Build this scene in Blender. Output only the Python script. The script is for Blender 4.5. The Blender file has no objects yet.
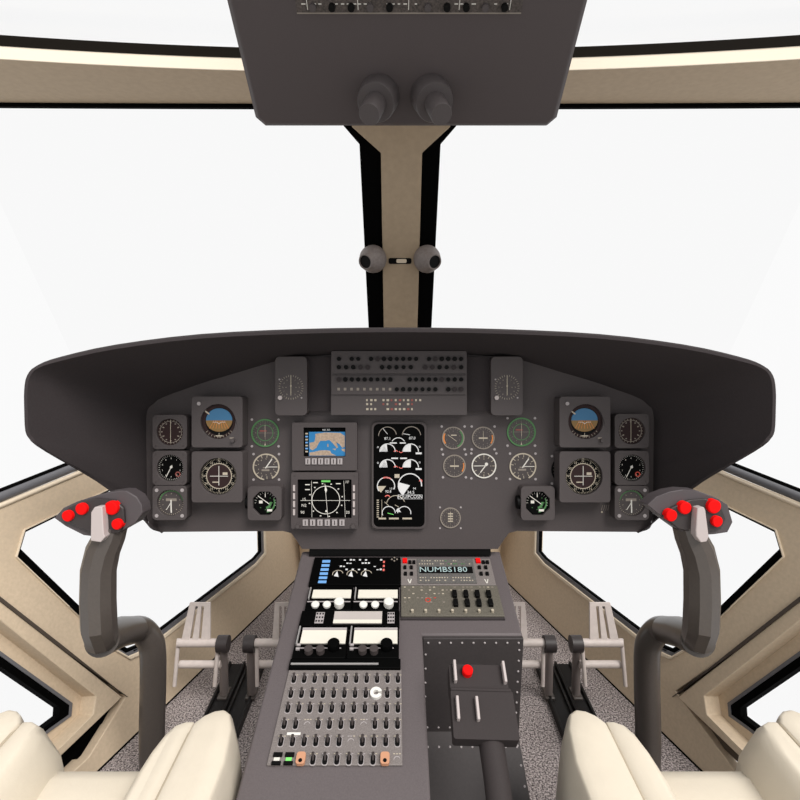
import bpy, bmesh, math, random
from mathutils import Vector, Matrix, Euler
from mathutils.geometry import tessellate_polygon
random.seed(4)
PI = math.pi
SC = bpy.context.scene
COL = SC.collection
# ------------------------------------------------------------------ camera frame and measuring helpers
PITCH = math.radians(10.8)
FL = 500.0
EYE = Vector((0, 0, 1.15))
FW = Vector((0, math.cos(PITCH), -math.sin(PITCH)))
UP = Vector((0, math.sin(PITCH), math.cos(PITCH)))
RT = Vector((1, 0, 0))
def ray(x, y): return FW + RT*((x-400)/FL) + UP*((400-y)/FL)
def P(x, y, d): return EYE + ray(x, y)*d
def hit(x, y, p0, n):
    r = ray(x, y); t = (p0-EYE).dot(n)/r.dot(n)
    return EYE + r*t
def frame(o, ax, ay):
    ax = ax.normalized(); az = ax.cross(ay).normalized(); ay = az.cross(ax)
    m = Matrix((ax, ay, az)).transposed().to_4x4(); m.translation = o
    return m
def loc(fr, x, y, h=0.0):
    """point measured on the surface of a frame, h above it, in frame coordinates"""
    n = fr.col[2].to_3d(); p = hit(x, y, fr.translation + n*h, n)
    return fr.inverted() @ p
# ------------------------------------------------------------------ materials
MATS = {}
def mat(name, col, rough=0.6, metal=0.0, emit=0.0, noise=0.0, nscale=60, bump=0.0, bscale=300, spec=0.4, coat=0.0):
    m = bpy.data.materials.new(name); m.use_nodes = True
    nt = m.node_tree; b = nt.nodes['Principled BSDF']
    b.inputs['Base Color'].default_value = (*col, 1)
    b.inputs['Roughness'].default_value = rough; b.inputs['Metallic'].default_value = metal
    b.inputs['Specular IOR Level'].default_value = spec
    if coat: b.inputs['Coat Weight'].default_value = coat
    tc = nt.nodes.new('ShaderNodeTexCoord')
    if noise:
        n = nt.nodes.new('ShaderNodeTexNoise'); n.inputs['Scale'].default_value = nscale; n.inputs['Detail'].default_value = 6
        nt.links.new(tc.outputs['Object'], n.inputs['Vector'])
        r = nt.nodes.new('ShaderNodeValToRGB')
        r.color_ramp.elements[0].position = 0.3; r.color_ramp.elements[1].position = 0.7
        r.color_ramp.elements[0].color = (*[c*(1-noise) for c in col], 1)
        r.color_ramp.elements[1].color = (*[min(1, c*(1+noise)) for c in col], 1)
        nt.links.new(n.outputs['Fac'], r.inputs['Fac']); nt.links.new(r.outputs['Color'], b.inputs['Base Color'])
    if bump:
        n = nt.nodes.new('ShaderNodeTexNoise'); n.inputs['Scale'].default_value = bscale; n.inputs['Detail'].default_value = 3
        nt.links.new(tc.outputs['Object'], n.inputs['Vector'])
        bp = nt.nodes.new('ShaderNodeBump'); bp.inputs['Strength'].default_value = bump; bp.inputs['Distance'].default_value = 0.003
        nt.links.new(n.outputs['Fac'], bp.inputs['Height']); nt.links.new(bp.outputs['Normal'], b.inputs['Normal'])
    if emit:
        b.inputs['Emission Color'].default_value = (*col, 1); b.inputs['Emission Strength'].default_value = emit
    MATS[name] = m
    return m
GREY = mat('panel_grey', (.056, .046, .046), .62, noise=.10, nscale=500, bump=.15, bscale=900)
GREYB = mat('shroud_grey', (.038, .032, .033), .85, noise=.08, nscale=300, spec=.15)
GREYD = mat('box_grey', (.060, .050, .050), .6, noise=.06, nscale=400)
PEDG = mat('pedestal_grey', (.096, .081, .083), .6, noise=.08, nscale=420, bump=.1, bscale=700)
RIVG = mat('riveted_plate_grey', (.042, .036, .036), .55, noise=.08, nscale=200)
OVER = mat('overhead_grey', (.060, .048, .048), .6, noise=.06, nscale=500)
STICK = mat('stick_grey', (.064, .054, .048), .32, noise=.06, nscale=200, spec=.5)
GRIPD = mat('grip_dark', (.030, .024, .024), .5)
GRIPM = mat('grip_mauve', (.062, .052, .055), .55)
BLACK = mat('black', (.003, .003, .003), .5, spec=.10)
SEAL = mat('rubber_seal', (.0015, .0015, .0015), .8, spec=.02)
SEALG = mat('grey_seal', (.12, .12, .13), .35)
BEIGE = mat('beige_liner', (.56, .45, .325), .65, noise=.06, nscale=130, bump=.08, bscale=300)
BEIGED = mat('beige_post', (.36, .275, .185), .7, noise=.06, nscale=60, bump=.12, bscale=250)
CREAM = mat('cream_trim', (.66, .56, .43), .6, noise=.03, nscale=100)
LEATH = mat('cream_leather', (.64, .575, .47), .5, noise=.02, nscale=30, bump=.10, bscale=160)
PIPING = mat('seat_seam', (.42, .36, .27), .8)
RED = mat('red_plastic', (.72, .002, .002), .8, spec=.15)
WHITEP = mat('pale_plastic', (.42, .37, .36), .5)
PALE = mat('pale_metal', (.50, .44, .41), .5, noise=.06, nscale=80)
RAILB = mat('track_black', (.010, .009, .009), .5, spec=.2)
STEEL = mat('steel', (.55, .53, .52), .35, metal=.6)
SCREW = mat('screw_grey', (.34, .31, .31), .5)
WHITE = mat('white_plastic', (.68, .67, .63), .5)
IVORY = mat('ivory_window', (.66, .63, .55), .4)
DIALB = mat('dial_black', (.002, .002, .002), .6, spec=.05)
DIALM = mat('dial_maroon', (.026, .014, .014), .6, spec=.15)
DIALG = mat('dial_grey', (.050, .041, .040), .5)
MARKW = mat('mark_white', (.62, .60, .55), .5)
MARKC = mat('mark_cream', (.42, .37, .29), .5)
MARKD = mat('mark_dim', (.22, .19, .16), .5)
MARKG = mat('mark_green', (.055, .17, .055), .5)
MARKR = mat('mark_red', (.45, .05, .03), .5)
MARKO = mat('mark_orange', (.60, .20, .04), .5)
SKYB = mat('adi_blue', (.035, .14, .27), .5)
GRND = mat('adi_ochre', (.20, .115, .035), .5)
ORANGE = mat('orange_switch', (.48, .24, .14), .5)
SCRB = mat('screen_black', (.0012, .0012, .0012), .6, spec=.04)
EW = mat('screen_white', (.50, .50, .50), .5, emit=.30)
EG = mat('screen_green', (.15, .55, .12), .5, emit=.35)
ER = mat('screen_red', (.6, .12, .10), .5, emit=.25)
EB = mat('screen_blue', (.12, .28, .55), .5, emit=.3)
SEA = mat('map_sea', (.010, .13, .30), .5, emit=.30)
LAND = mat('map_land', (.30, .225, .165), .5, emit=.20, noise=.25, nscale=250)
PLATE2 = mat('console_plate', (.165, .145, .138), .6, noise=.25, nscale=500)
PLATEG = mat('console_plate_olive', (.105, .095, .076), .6, noise=.3, nscale=600)

ROSE = mat('mark_rose', (.22, .06, .05), .5)
def carpet():
    m = bpy.data.materials.new('speckled_carpet'); m.use_nodes = True
    nt = m.node_tree; b = nt.nodes['Principled BSDF']; b.inputs['Roughness'].default_value = .9
    b.inputs['Specular IOR Level'].default_value = .1
    tc = nt.nodes.new('ShaderNodeTexCoord')
    n = nt.nodes.new('ShaderNodeTexNoise'); n.inputs['Scale'].default_value = 230; n.inputs['Detail'].default_value = 3
    r = nt.nodes.new('ShaderNodeValToRGB')
    r.color_ramp.elements[0].position = .38; r.color_ramp.elements[0].color = (.060, .050, .050, 1)
    r.color_ramp.elements[1].position = .62; r.color_ramp.elements[1].color = (.44, .39, .38, 1)
    bp = nt.nodes.new('ShaderNodeBump'); bp.inputs['Strength'].default_value = .5; bp.inputs['Distance'].default_value = .004
    nt.links.new(tc.outputs['Object'], n.inputs['Vector']); nt.links.new(n.outputs['Fac'], r.inputs['Fac'])
    nt.links.new(r.outputs['Color'], b.inputs['Base Color'])
    nt.links.new(n.outputs['Fac'], bp.inputs['Height']); nt.links.new(bp.outputs['Normal'], b.inputs['Normal'])
    return m
CARPET = carpet()
def glass():
    m = bpy.data.materials.new('clear_glazing'); m.use_nodes = True
    nt = m.node_tree; nt.nodes.clear()
    o = nt.nodes.new('ShaderNodeOutputMaterial'); mx = nt.nodes.new('ShaderNodeMixShader')
    t = nt.nodes.new('ShaderNodeBsdfTransparent'); t.inputs['Color'].default_value = (.99, .99, .99, 1)
    g = nt.nodes.new('ShaderNodeBsdfGlossy'); g.inputs['Roughness'].default_value = .05
    f = nt.nodes.new('ShaderNodeFresnel'); f.inputs['IOR'].default_value = 1.06
    sc_ = nt.nodes.new('ShaderNodeMath'); sc_.operation = 'MULTIPLY'; sc_.inputs[1].default_value = .25
    nt.links.new(f.outputs[0], sc_.inputs[0]); nt.links.new(sc_.outputs[0], mx.inputs[0]); nt.links.new(t.outputs[0], mx.inputs[1]); nt.links.new(g.outputs[0], mx.inputs[2])
    nt.links.new(mx.outputs[0], o.inputs[0])
    return m
GLASS = glass()
# ------------------------------------------------------------------ mesh builder
class MB:
    def __init__(s): s.v = []; s.f = []; s.m = []; s.mats = []; s.cur = 0
    def use(s, m):
        if m not in s.mats: s.mats.append(m)
        s.cur = s.mats.index(m); return s
    def add(s, vs, fs):
        o = len(s.v); s.v += [Vector(v) for v in vs]
        for f in fs: s.f.append([i+o for i in f]); s.m.append(s.cur)
        return s
    def box(s, x0, x1, y0, y1, z0, z1, M=None):
        vs = [Vector((x, y, z)) for z in (z0, z1) for y in (y0, y1) for x in (x0, x1)]
        if M: vs = [M @ v for v in vs]
        return s.add(vs, [(0,2,3,1),(4,5,7,6),(0,1,5,4),(2,6,7,3),(0,4,6,2),(1,3,7,5)])
    def prism(s, poly, z0, z1, holes=(), M=None, poly2=None):
        loops = [list(poly)] + [list(h) for h in holes]
        tri = tessellate_polygon([[Vector((p[0], p[1], 0)) for p in l] for l in loops])
        flat = [p for l in loops for p in l]; n = len(flat)
        top = flat if poly2 is None else list(poly2)
        vs = [Vector((p[0], p[1], z0)) for p in flat] + [Vector((p[0], p[1], z1)) for p in top]
        if M: vs = [M @ v for v in vs]
        fs = [tuple(t) for t in tri] + [tuple(i+n for i in reversed(t)) for t in tri]
        o = 0
        for l in loops:
            k = len(l)
            for i in range(k): a, b = o+i, o+(i+1) % k; fs.append((a, b, b+n, a+n))
            o += k
        return s.add(vs, fs)
    def ngon(s, cx, cy, r, z0, z1, n=28, r2=None, a0=0, M=None):
        r2 = r if r2 is None else r2
        A = [a0+2*PI*i/n for i in range(n)]
        return s.prism([(cx+r*math.cos(a), cy+r*math.sin(a)) for a in A], z0, z1, M=M,
                       poly2=[(cx+r2*math.cos(a), cy+r2*math.sin(a)) for a in A])
    def arc(s, cx, cy, r0, r1, a0, a1, z0, z1, n=None):
        n = n or max(3, int(abs(a1-a0)/0.22)); full = abs(abs(a1-a0)-2*PI) < 1e-3
        A = [a0+(a1-a0)*i/n for i in range(n+(0 if full else 1))]
        if full:
            return s.prism([(cx+r1*math.cos(a), cy+r1*math.sin(a)) for a in A], z0, z1,
                           holes=[[(cx+r0*math.cos(a), cy+r0*math.sin(a)) for a in A]])
        return s.prism([(cx+r1*math.cos(a), cy+r1*math.sin(a)) for a in A] +
                       [(cx+r0*math.cos(a), cy+r0*math.sin(a)) for a in reversed(A)], z0, z1)
    def line(s, x0, y0, x1, y1, w, z0, z1):
        d = Vector((x1-x0, y1-y0)); d.normalize(); q = Vector((-d.y, d.x))*w/2
        return s.prism([(x0-q.x, y0-q.y), (x1-q.x, y1-q.y), (x1+q.x, y1+q.y), (x0+q.x, y0+q.y)], z0, z1)
    def rod(s, a, b, r, r2=None, n=16):
        a = Vector(a); b = Vector(b); d = b-a; L = d.length
        M = Matrix.Translation(a) @ d.to_track_quat('Z', 'Y').to_matrix().to_4x4()
        return s.ngon(0, 0, r, 0, L, n=n, r2=r2, M=M)
    def tube(s, pts, rad, n=20, flat=1.0):
        """swept tube; rad is a number or a list"""
        pts = [Vector(p) for p in pts]; k = len(pts)
        if not isinstance(rad, (list, tuple)): rad = [rad]*k
        T = [(pts[min(i+1, k-1)]-pts[max(i-1, 0)]).normalized() for i in range(k)]
        u = T[0].orthogonal().normalized(); vs = []
        for i in range(k):
            u = (u - T[i]*u.dot(T[i])).normalized(); w = T[i].cross(u)
            for j in range(n):
                a = 2*PI*j/n; vs.append(pts[i] + (u*math.cos(a) + w*math.sin(a)*flat)*rad[i])
        fs = [tuple(reversed(range(n))), tuple(range((k-1)*n, k*n))]
        for i in range(k-1):
            for j in range(n):
                fs.append((i*n+j, i*n+(j+1) % n, (i+1)*n+(j+1) % n, (i+1)*n+j))
        return s.add(vs, fs)
    def lathe(s, prof, n=28, M=None):
        """profile of (radius, z) turned about the local z axis"""
        vs = []; k = len(prof)
        for r, z in prof:
            for j in range(n):
                a = 2*PI*j/n; vs.append(Vector((r*math.cos(a), r*math.sin(a), z)))
        if M: vs = [M @ v for v in vs]
        fs = [tuple(reversed(range(n))), tuple(range((k-1)*n, k*n))]
        for i in range(k-1):
            for j in range(n): fs.append((i*n+j, i*n+(j+1) % n, (i+1)*n+(j+1) % n, (i+1)*n+j))
        return s.add(vs, fs)
    def text(s, body, cx, cy, size, z0, z1, sx=1.0):
        c = bpy.data.curves.new('t', 'FONT'); c.body = body; c.size = size; c.extrude = max(1e-5, (z1-z0)/2)
        c.align_x = 'CENTER'; c.align_y = 'CENTER'; c.resolution_u = 2
        o = bpy.data.objects.new('t', c); COL.objects.link(o)
        bpy.context.view_layer.update()
        me = o.evaluated_get(bpy.context.evaluated_depsgraph_get()).to_mesh()
        s.add([Vector((v.co.x*sx+cx, v.co.y+cy, v.co.z+(z0+z1)/2)) for v in me.vertices], [tuple(p.vertices) for p in me.polygons])
        o.to_mesh_clear(); bpy.data.objects.remove(o); bpy.data.curves.remove(c)
        return s
    def build(s, name, m=None, parent=None, bevel=0, seg=2, smooth=None, M=None, subsurf=0):
        me = bpy.data.meshes.new(name); me.from_pydata(s.v, [], s.f); me.update()
        if s.mats:
            for q in s.mats: me.materials.append(q)
            me.polygons.foreach_set('material_index', s.m)
        else: me.materials.append(m)
        bm = bmesh.new(); bm.from_mesh(me)
        bmesh.ops.remove_doubles(bm, verts=bm.verts, dist=1e-7)
        bmesh.ops.recalc_face_normals(bm, faces=bm.faces)
        bm.to_mesh(me); bm.free()
        o = bpy.data.objects.new(name, me); COL.objects.link(o)
        if parent: o.parent = parent
        if M: o.matrix_basis = M
        if bevel:
            b = o.modifiers.new('bevel', 'BEVEL'); b.width = bevel; b.segments = seg; b.limit_method = 'ANGLE'; b.angle_limit = math.radians(35)
        if subsurf:
            b = o.modifiers.new('sub', 'SUBSURF'); b.levels = subsurf; b.render_levels = subsurf
        if smooth or bevel:
            try: me.set_sharp_from_angle(angle=math.radians(35 if smooth is None else smooth))
            except Exception: pass
            me.shade_smooth() if hasattr(me, 'shade_smooth') else None
            try: me.set_sharp_from_angle(angle=math.radians(35 if smooth is None else smooth))
            except Exception: pass
        return o
def rrect(x0, x1, y0, y1, r, n=4):
    pts = []
    for cx, cy, a in ((x1-r, y1-r, 0), (x0+r, y1-r, PI/2), (x0+r, y0+r, PI), (x1-r, y0+r, 1.5*PI)):
        for i in range(n+1):
            t = a + PI/2*i/n; pts.append((cx+r*math.cos(t), cy+r*math.sin(t)))
    return pts
def offset(poly, d):
    n = len(poly); ar = sum(poly[i][0]*poly[(i+1) % n][1]-poly[(i+1) % n][0]*poly[i][1] for i in range(n))
    sg = 1 if ar > 0 else -1; out = []
    for i in range(n):
        a, b, c = Vector(poly[i-1][:2]), Vector(poly[i][:2]), Vector(poly[(i+1) % n][:2])
        e1 = (b-a).normalized(); e2 = (c-b).normalized()
        n1 = Vector((e1.y, -e1.x))*sg; n2 = Vector((e2.y, -e2.x))*sg
        m = (n1+n2).normalized(); out.append(tuple(b + m*d/max(.35, m.dot(n1))))
    return out
def voffset(poly, ds):
    n = len(poly); ar = sum(poly[i][0]*poly[(i+1) % n][1]-poly[(i+1) % n][0]*poly[i][1] for i in range(n))
    sg = 1 if ar > 0 else -1; out = []
    for i in range(n):
        a, b, c = Vector(poly[i-1][:2]), Vector(poly[i][:2]), Vector(poly[(i+1) % n][:2])
        e1 = (b-a).normalized(); e2 = (c-b).normalized()
        n1 = Vector((e1.y, -e1.x))*sg; n2 = Vector((e2.y, -e2.x))*sg
        d1, d2 = ds[i-1], ds[i]; k = 1+n1.dot(n2)
        det = n1.x*n2.y-n1.y*n2.x
        if abs(det) < .05: p = b + n1*d1
        else: p = b + Vector(((d1*n2.y-d2*n1.y)/det, (n1.x*d2-n2.x*d1)/det))
        out.append(tuple(p))
    return out
def tag(o, label=None, cat=None, group=None, kind=None):
    if label: o['label'] = label
    if cat: o['category'] = cat
    if group: o['group'] = group
    if kind: o['kind'] = kind
    return o
def thing(name, M, label, cat, group=None):
    o = bpy.data.objects.new(name, None); COL.objects.link(o); o.empty_display_size = .02
    o.matrix_basis = M if isinstance(M, Matrix) else Matrix.Translation(M)
    return tag(o, label, cat, group)
def copy_tree(o, parent=None):
    c = o.copy(); COL.objects.link(c); c.parent = parent
    for ch in list(o.children): copy_tree(ch, c)
    return c
def struct(o, label, cat): return tag(o, label, cat, None, 'structure')

# =================================================================== SETTING
X = Vector((1, 0, 0))
# nose side plane, through the floor edge, leaning outward
NA = Vector((-.757, 1.056, 0)); NB = Vector((-.4955, 1.798, 0))
K = .2
hx = (NB-NA).normalized(); n0 = Vector((-hx.y, hx.x, 0))
up_in_plane = (Vector((0, 0, 1)) + n0*K).normalized()
FN = frame(NA, hx, up_in_plane)           # local x forward along the floor edge, y up the liner, z = inward or outward
ZS = 1 if FN.col[2].x < 0 else -1         # sign of the outward direction along local z
def nl(x, y):
    q = loc(FN, x, y); return (q.x, q.y)
# door plane
S1 = Vector((-.741, 1.17, .118)); S2 = Vector((-.884, 1.003, .516)); S3 = Vector((-.789, .991, .118))
FD = frame(S1, (S1-S3), Vector((0, 0, 1)) + (S2-S1)*.2)
nrm = (S2-S1).cross(S3-S1).normalized()
ax = (S1-S3).normalized(); FD = frame(S1, ax, nrm.cross(ax) if nrm.cross(ax).z > 0 else ax.cross(nrm))
ZD = 1 if FD.col[2].x < 0 else -1
REC = .05
def dl(x, y, h=0):
    q = loc(FD, x, y, h*ZD); return (q.x, q.y)
def mirror(M):
    return Matrix.Scale(-1, 4, X) @ M
def bl(s, name, fr, mtl, parent, side, **kw):
    """build a flat-laid piece in world coordinates, mirrored for the right side"""
    M = fr if side < 0 else mirror(fr)
    s.v = [M @ v for v in s.v]
    return s.build(name, mtl, parent, **kw)
FLOORN = MB().prism([(-.953,-.1),(.953,-.1),(.953,.5),(.40,2.08),(-.40,2.08),(-.953,.5)], -.05, 0)
floor = struct(FLOORN.build('floor', CARPET), 'grey speckled carpet floor under the pedestal and pedals', 'floor')
for side, nm in ((-1, 'left'), (1, 'right')):
    G = [nl(*p) for p in ((26,532),(21,549),(116,641),(129,649),(143,643),(255,558),(261,551),(258,432),(200,447))]
    kb_ = [.005,.017,.012,.007,.004,.004,.004,.004,.005]; kg = [.001,.001,.004,.010,.014,.012,.012,.003,.001]; kd = [.002,.002,.005,.011,.012,.012,.012,.002,.002]
    GB = voffset(G, kb_); H = voffset(G, [a+b for a, b in zip(kb_, kg)]); HD = voffset(G, [a+b+c for a, b, c in zip(kb_, kg, kd)])
    sill = [nl(-84, 539), nl(0, 505), nl(80, 472), nl(205, 405)]
    topf = nl(262, 392)
    if side < 0:
        low = [nl(126, 697), nl(89, 757)]; rear = [(-.72, .05), (-.72, 0)]
    else:
        low = [nl(125, 691), nl(64, 773)]; rear = [(-.72, .07), (-.72, 0)]
    outer = [(1.06, 0), (1.06, .72)] + [topf] + sill[::-1] + [nl(0, 599.5), nl(62, 648)] + low + rear
    w = MB().prism(outer, 0, ZS*.03, holes=[H])
    wall = struct(bl(w, 'wall_'+nm, FN, BEIGE, None, side, bevel=.002), 'beige moulded nose liner with chin window on the %s' % nm, 'wall')
    # bead, seals, glass around the chin window
    win = MB().prism(HD, -ZS*.006, ZS*.004, holes=[H])
    wo = struct(bl(win, 'window_%d' % (1 if side < 0 else 2), FN, CREAM, None, side, bevel=.003), '%s chin window with cream bead and black seal' % nm, 'window')
    sg = MB().prism(voffset(G, [a+b+.001 for a, b in zip(kb_, kg)]), -ZS*.001, ZS*.012, holes=[GB])
    bl(sg, 'grey_seal', FN, SEALG, wo, side, bevel=.003)
    sb = MB().prism(voffset(G, [a+.001 for a in kb_]), ZS*.001, ZS*.014, holes=[G])
    bl(sb, 'black_seal', FN, SEAL, wo, side)
    gp = MB().prism(offset(G, .002), ZS*.008, ZS*.011)
    bl(gp, 'pane', FN, GLASS, wo, side)
    # sill rail along the top of the liner
    p = [FN @ Vector((*q, 0)) for q in [nl(-84, 533), nl(0, 498), nl(80, 465.5), nl(205, 399)]]
    mm = (lambda v: v) if side < 0 else (lambda v: Vector((-v.x, v.y, v.z)))
    nn = FN.col[2].to_3d()*ZS
    tr = MB().tube([mm(v+nn*.008) for v in p], .011, n=14)
    to = struct(tr.build('trim_%d' % (1 if side < 0 else 2), SEALG, smooth=60), 'grey rounded rail along the %s window sill' % nm, 'trim')
    p2 = [FN @ Vector((*q, 0)) for q in [nl(-84, 526.5), nl(0, 493), nl(80, 461), nl(205, 394.5)]]
    MB().tube([mm(v+nn*.014) for v in p2], .0075, n=10).build('black_seal', SEAL, to, smooth=60)
    p3 = [FN @ Vector((*q, 0)) for q in [nl(-84, 541), nl(0, 506), nl(80, 472.5), nl(205, 406)]]
    MB().tube([mm(v+nn*.001) for v in p3], .006, n=10).build('cream_lip', CREAM, to, smooth=60)
    # floor edge joint
    fe = MB().prism([(-.72, -.004), (.97, -.004), (.97, .004), (-.72, .004)], -ZS*.002, 0)
    bl(fe, 'joint', FN, SEAL, wall, side)
    # seam between liner and door
    seam = [nl(-84, 538), nl(0, 597.5), nl(62, 646), nl(122, 694), nl(127, 697), nl(62, 650), nl(0, 602), nl(-84, 543)]
    bl(MB().prism(seam, -ZS*.006, ZS*.008), 'joint', FN, mat('seam_brown', (.06, .045, .035), .7), wall, side)
    # door
    outer = [dl(-140, 493), dl(0, 601), dl(62, 649.5), dl(122.5, 697), dl(62, 755), dl(10, 806), (-1.0, 0), (-1.0, .70)]
    outer_d = outer
    hole = [dl(-150, 503), dl(0, 620), dl(96, 696), dl(93, 715), dl(63, 745), dl(0, 806), (-.9, .03), (-.9, .62)]
    d = MB().prism(outer, 0, ZD*REC, holes=[hole])
    do = struct(bl(d, 'door_%d' % (1 if side < 0 else 2), FD, BEIGE, None, side, bevel=.002), 'beige %s cabin door with recessed low window' % nm, 'door')
    r_out = offset(hole, .004)
    g_out = [dl(-150, 545, REC), dl(0, 654, REC), dl(70, 704, REC), dl(69, 715.5, REC), dl(50, 729, REC), dl(0, 768, REC), (-.86, .08), (-.86, .56)]
    g_in = [dl(-150, 560, REC), dl(0, 667, REC), dl(59, 707.5, REC), dl(58.5, 716, REC), dl(44, 727, REC), dl(0, 757, REC), (-.83, .10), (-.83, .53)]
    bl(MB().prism(r_out, ZD*(REC-.001), ZD*(REC+.012), holes=[g_out]), 'recess_panel', FD, BEIGE, do, side, bevel=.001)
    bl(MB().prism(offset(g_out, .003), ZD*(REC-.005), ZD*(REC+.02), holes=[offset(g_out, -.004)]), 'grey_seal', FD, SEALG, do, side)
    bl(MB().prism(offset(g_out, -.003), ZD*(REC-.003), ZD*(REC+.02), holes=[g_in]), 'black_seal', FD, SEAL, do, side)
    bl(MB().prism(offset(g_in, .002), ZD*(REC+.008), ZD*(REC+.011)), 'pane', FD, GLASS, do, side)
    # ledge beneath the door
    e = FN @ Vector((-.03, .05, 0)); 
    lz = .045 if side < 0 else .035
    le = MB().box(-1.25, -.80, .25, 1.06, 0, lz)
    if side > 0: le.v = [Vector((-v.x, v.y, v.z)) for v in le.v]
    # left as a quad that follows the liner
    le = MB(); q0 = FN @ Vector((-.72, .02, 0)); q1 = FN @ Vector((-.005, .02, 0))
    pl = [(q0.x-.01, q0.y), (q1.x-.012, q1.y), (-.93, 1.03), (-.965, .3)]
    le.prism([(mm(Vector((a, b, 0))).x, b) for a, b in pl], 0, lz)
    struct(le.build('trim_%d' % (3 if side < 0 else 4), BEIGE), 'beige floor ledge under the %s cabin door' % nm, 'trim')
    # backing behind the door gap, coloured black as the dark inside it
    bk = MB(); c = [hit(x_, y_, S1 - Vector((.035, 0, 0)), Vector((-1, .28, 0)).normalized()) for x_, y_ in ((136, 690), (112, 780), (50, 780), (98, 712))]
    vs = [mm(v) for v in c] + [mm(v+Vector((-.02, 0, 0))) for v in c]
    bk.add(vs, [(0,1,2,3), (4,7,6,5), (0,4,5,1), (1,5,6,2), (2,6,7,3), (3,7,4,0)])
    if side < 0: bk.build('gap_shade_strip', SEAL, do)
    wr = MB().prism(offset(outer_d, .035), ZD*.032, ZD*.044, holes=[offset(outer_d, -.006)])
    bl(wr, 'gap_shade_strip', FD, SEAL if side < 0 else mat('gap_shade_brown', (.10, .075, .055), .8), do, side)  # added backing ring; its dark colour stands in for shadow in the gap
# nose front bulkhead and rounded centre cover
fb = MB().box(-.52, .52, 2.06, 2.10, 0, .9)
wf = struct(fb.build('wall_front', BEIGE), 'beige nose bulkhead behind the pedestal', 'wall')
for s in (-1, 1):
    cv = MB(); pr = []
    for i in range(9):
        a = PI/2*i/8; pr.append((s*(.30+.14*math.sin(a)), 1.90+.14*(1-math.cos(a))))
    pr += [(s*.44, 2.07), (s*.06, 2.07), (s*.06, 1.90)]
    cv.prism(pr, 0, .62)
    cv.build('rounded_cover', BEIGE, wf, bevel=.004, smooth=50)
# windscreen plane
WP0 = Vector((0, 1.581, 1.594)); Wd = Vector((0, .498, -1)).normalized()
FWS = frame(WP0, X, -Wd)
def wl(x, y):
    q = loc(FWS, x, y); return (q.x, q.y)
post = MB().prism([wl(352, 104), wl(352, 126), wl(381, 152), wl(384, 335), wl(384, 420), wl(417, 420), wl(417, 335), wl(422, 152), wl(450, 126), wl(450, 104)], -.02, .015)
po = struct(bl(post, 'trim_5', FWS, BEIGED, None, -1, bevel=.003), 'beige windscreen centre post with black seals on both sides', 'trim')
for s in (-1, 1):
    f = lambda p: (400+s*(400-p[0]) if s > 0 else p[0], p[1])
    seal = [(333,104),(344,126),(359.5,144),(369,335),(369,420),(384.5,420),(384.5,335),(381.5,151),(355,126),(355,104)]
    bl(MB().prism([wl(*f(p)) for p in seal], -.012, .004), 'black_seal', FWS, SEAL, po, -1)
# slot plate in the post
q = loc(FWS, 400, 261, .016)
bl(MB().prism(rrect(q.x-.038, q.x+.038, q.y-.010, q.y+.010, .006), .0145, .0162), 'slot', FWS, BLACK, po, -1)
bl(MB().prism(rrect(q.x-.012, q.x+.022, q.y-.006, q.y+.007, .005), .016, .018), 'latch', FWS, CREAM, po, -1)
# windscreen panes
for s, k in ((-1, 3), (1, 4)):
    a = loc(FWS, 400, 103); b = loc(FWS, 400, 440)
    xs = sorted((s*.055, s*1.25))
    pn = MB().prism([(xs[0], a.y), (xs[1], a.y), (xs[1], b.y), (xs[0], b.y)], -.008, -.004)
    struct(bl(pn, 'window_%d' % k, FWS, GLASS, None, -1), 'clear windscreen pane %s of the centre post' % ('left' if s < 0 else 'right'), 'window')
# header beam
def beam(prof, name, m, parent=None, bevel=0):
    """prof: function X -> list of (Y, Z)"""
    b = MB(); xs = [-1.3+2.6*i/40 for i in range(41)]; rows = [prof(x) for x in xs]; k = len(rows[0])
    vs = [(x, y, z) for x, r in zip(xs, rows) for y, z in r]; fs = []
    for i in range(40):
        for j in range(k): fs.append((i*k+j, i*k+(j+1) % k, (i+1)*k+(j+1) % k, (i+1)*k+j))
    fs += [tuple(range(k)), tuple(range(40*k, 41*k))]
    b.add(vs, fs)
    return b.build(name, m, parent, bevel=bevel)
cy = lambda x: 1.337-.070*min(x*x, 2)/.85
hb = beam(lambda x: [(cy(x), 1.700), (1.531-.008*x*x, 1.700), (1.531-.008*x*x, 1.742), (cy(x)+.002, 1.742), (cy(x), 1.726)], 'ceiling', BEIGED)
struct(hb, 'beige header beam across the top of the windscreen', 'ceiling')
beam(lambda x: [(cy(x)-.004, 1.7005), (cy(x)+.004, 1.7005), (cy(x)+.004, 1.729), (cy(x)-.004, 1.729)], 'reveal_trim', mat('reveal_cream', (.86, .76, .61), .6), hb)
beam(lambda x: [(cy(x)-.005, 1.7265), (cy(x)+.01, 1.7265), (cy(x)+.01, 1.749), (cy(x)-.005, 1.749)], 'black_seal', mat('roof_seal', (.010, .008, .006), .8, spec=.05), hb)
beam(lambda x: [(1.524-.008*x*x, 1.690), (1.538-.008*x*x, 1.690), (1.538-.008*x*x, 1.702), (1.524-.008*x*x, 1.702)], 'lower_seal', SEAL, hb)
rg = MB().box(-1.3, 1.3, .3, 1.33, 1.762, 1.766)
struct(rg.build('window_5', GLASS), 'clear roof window above the header beam', 'window')

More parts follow.
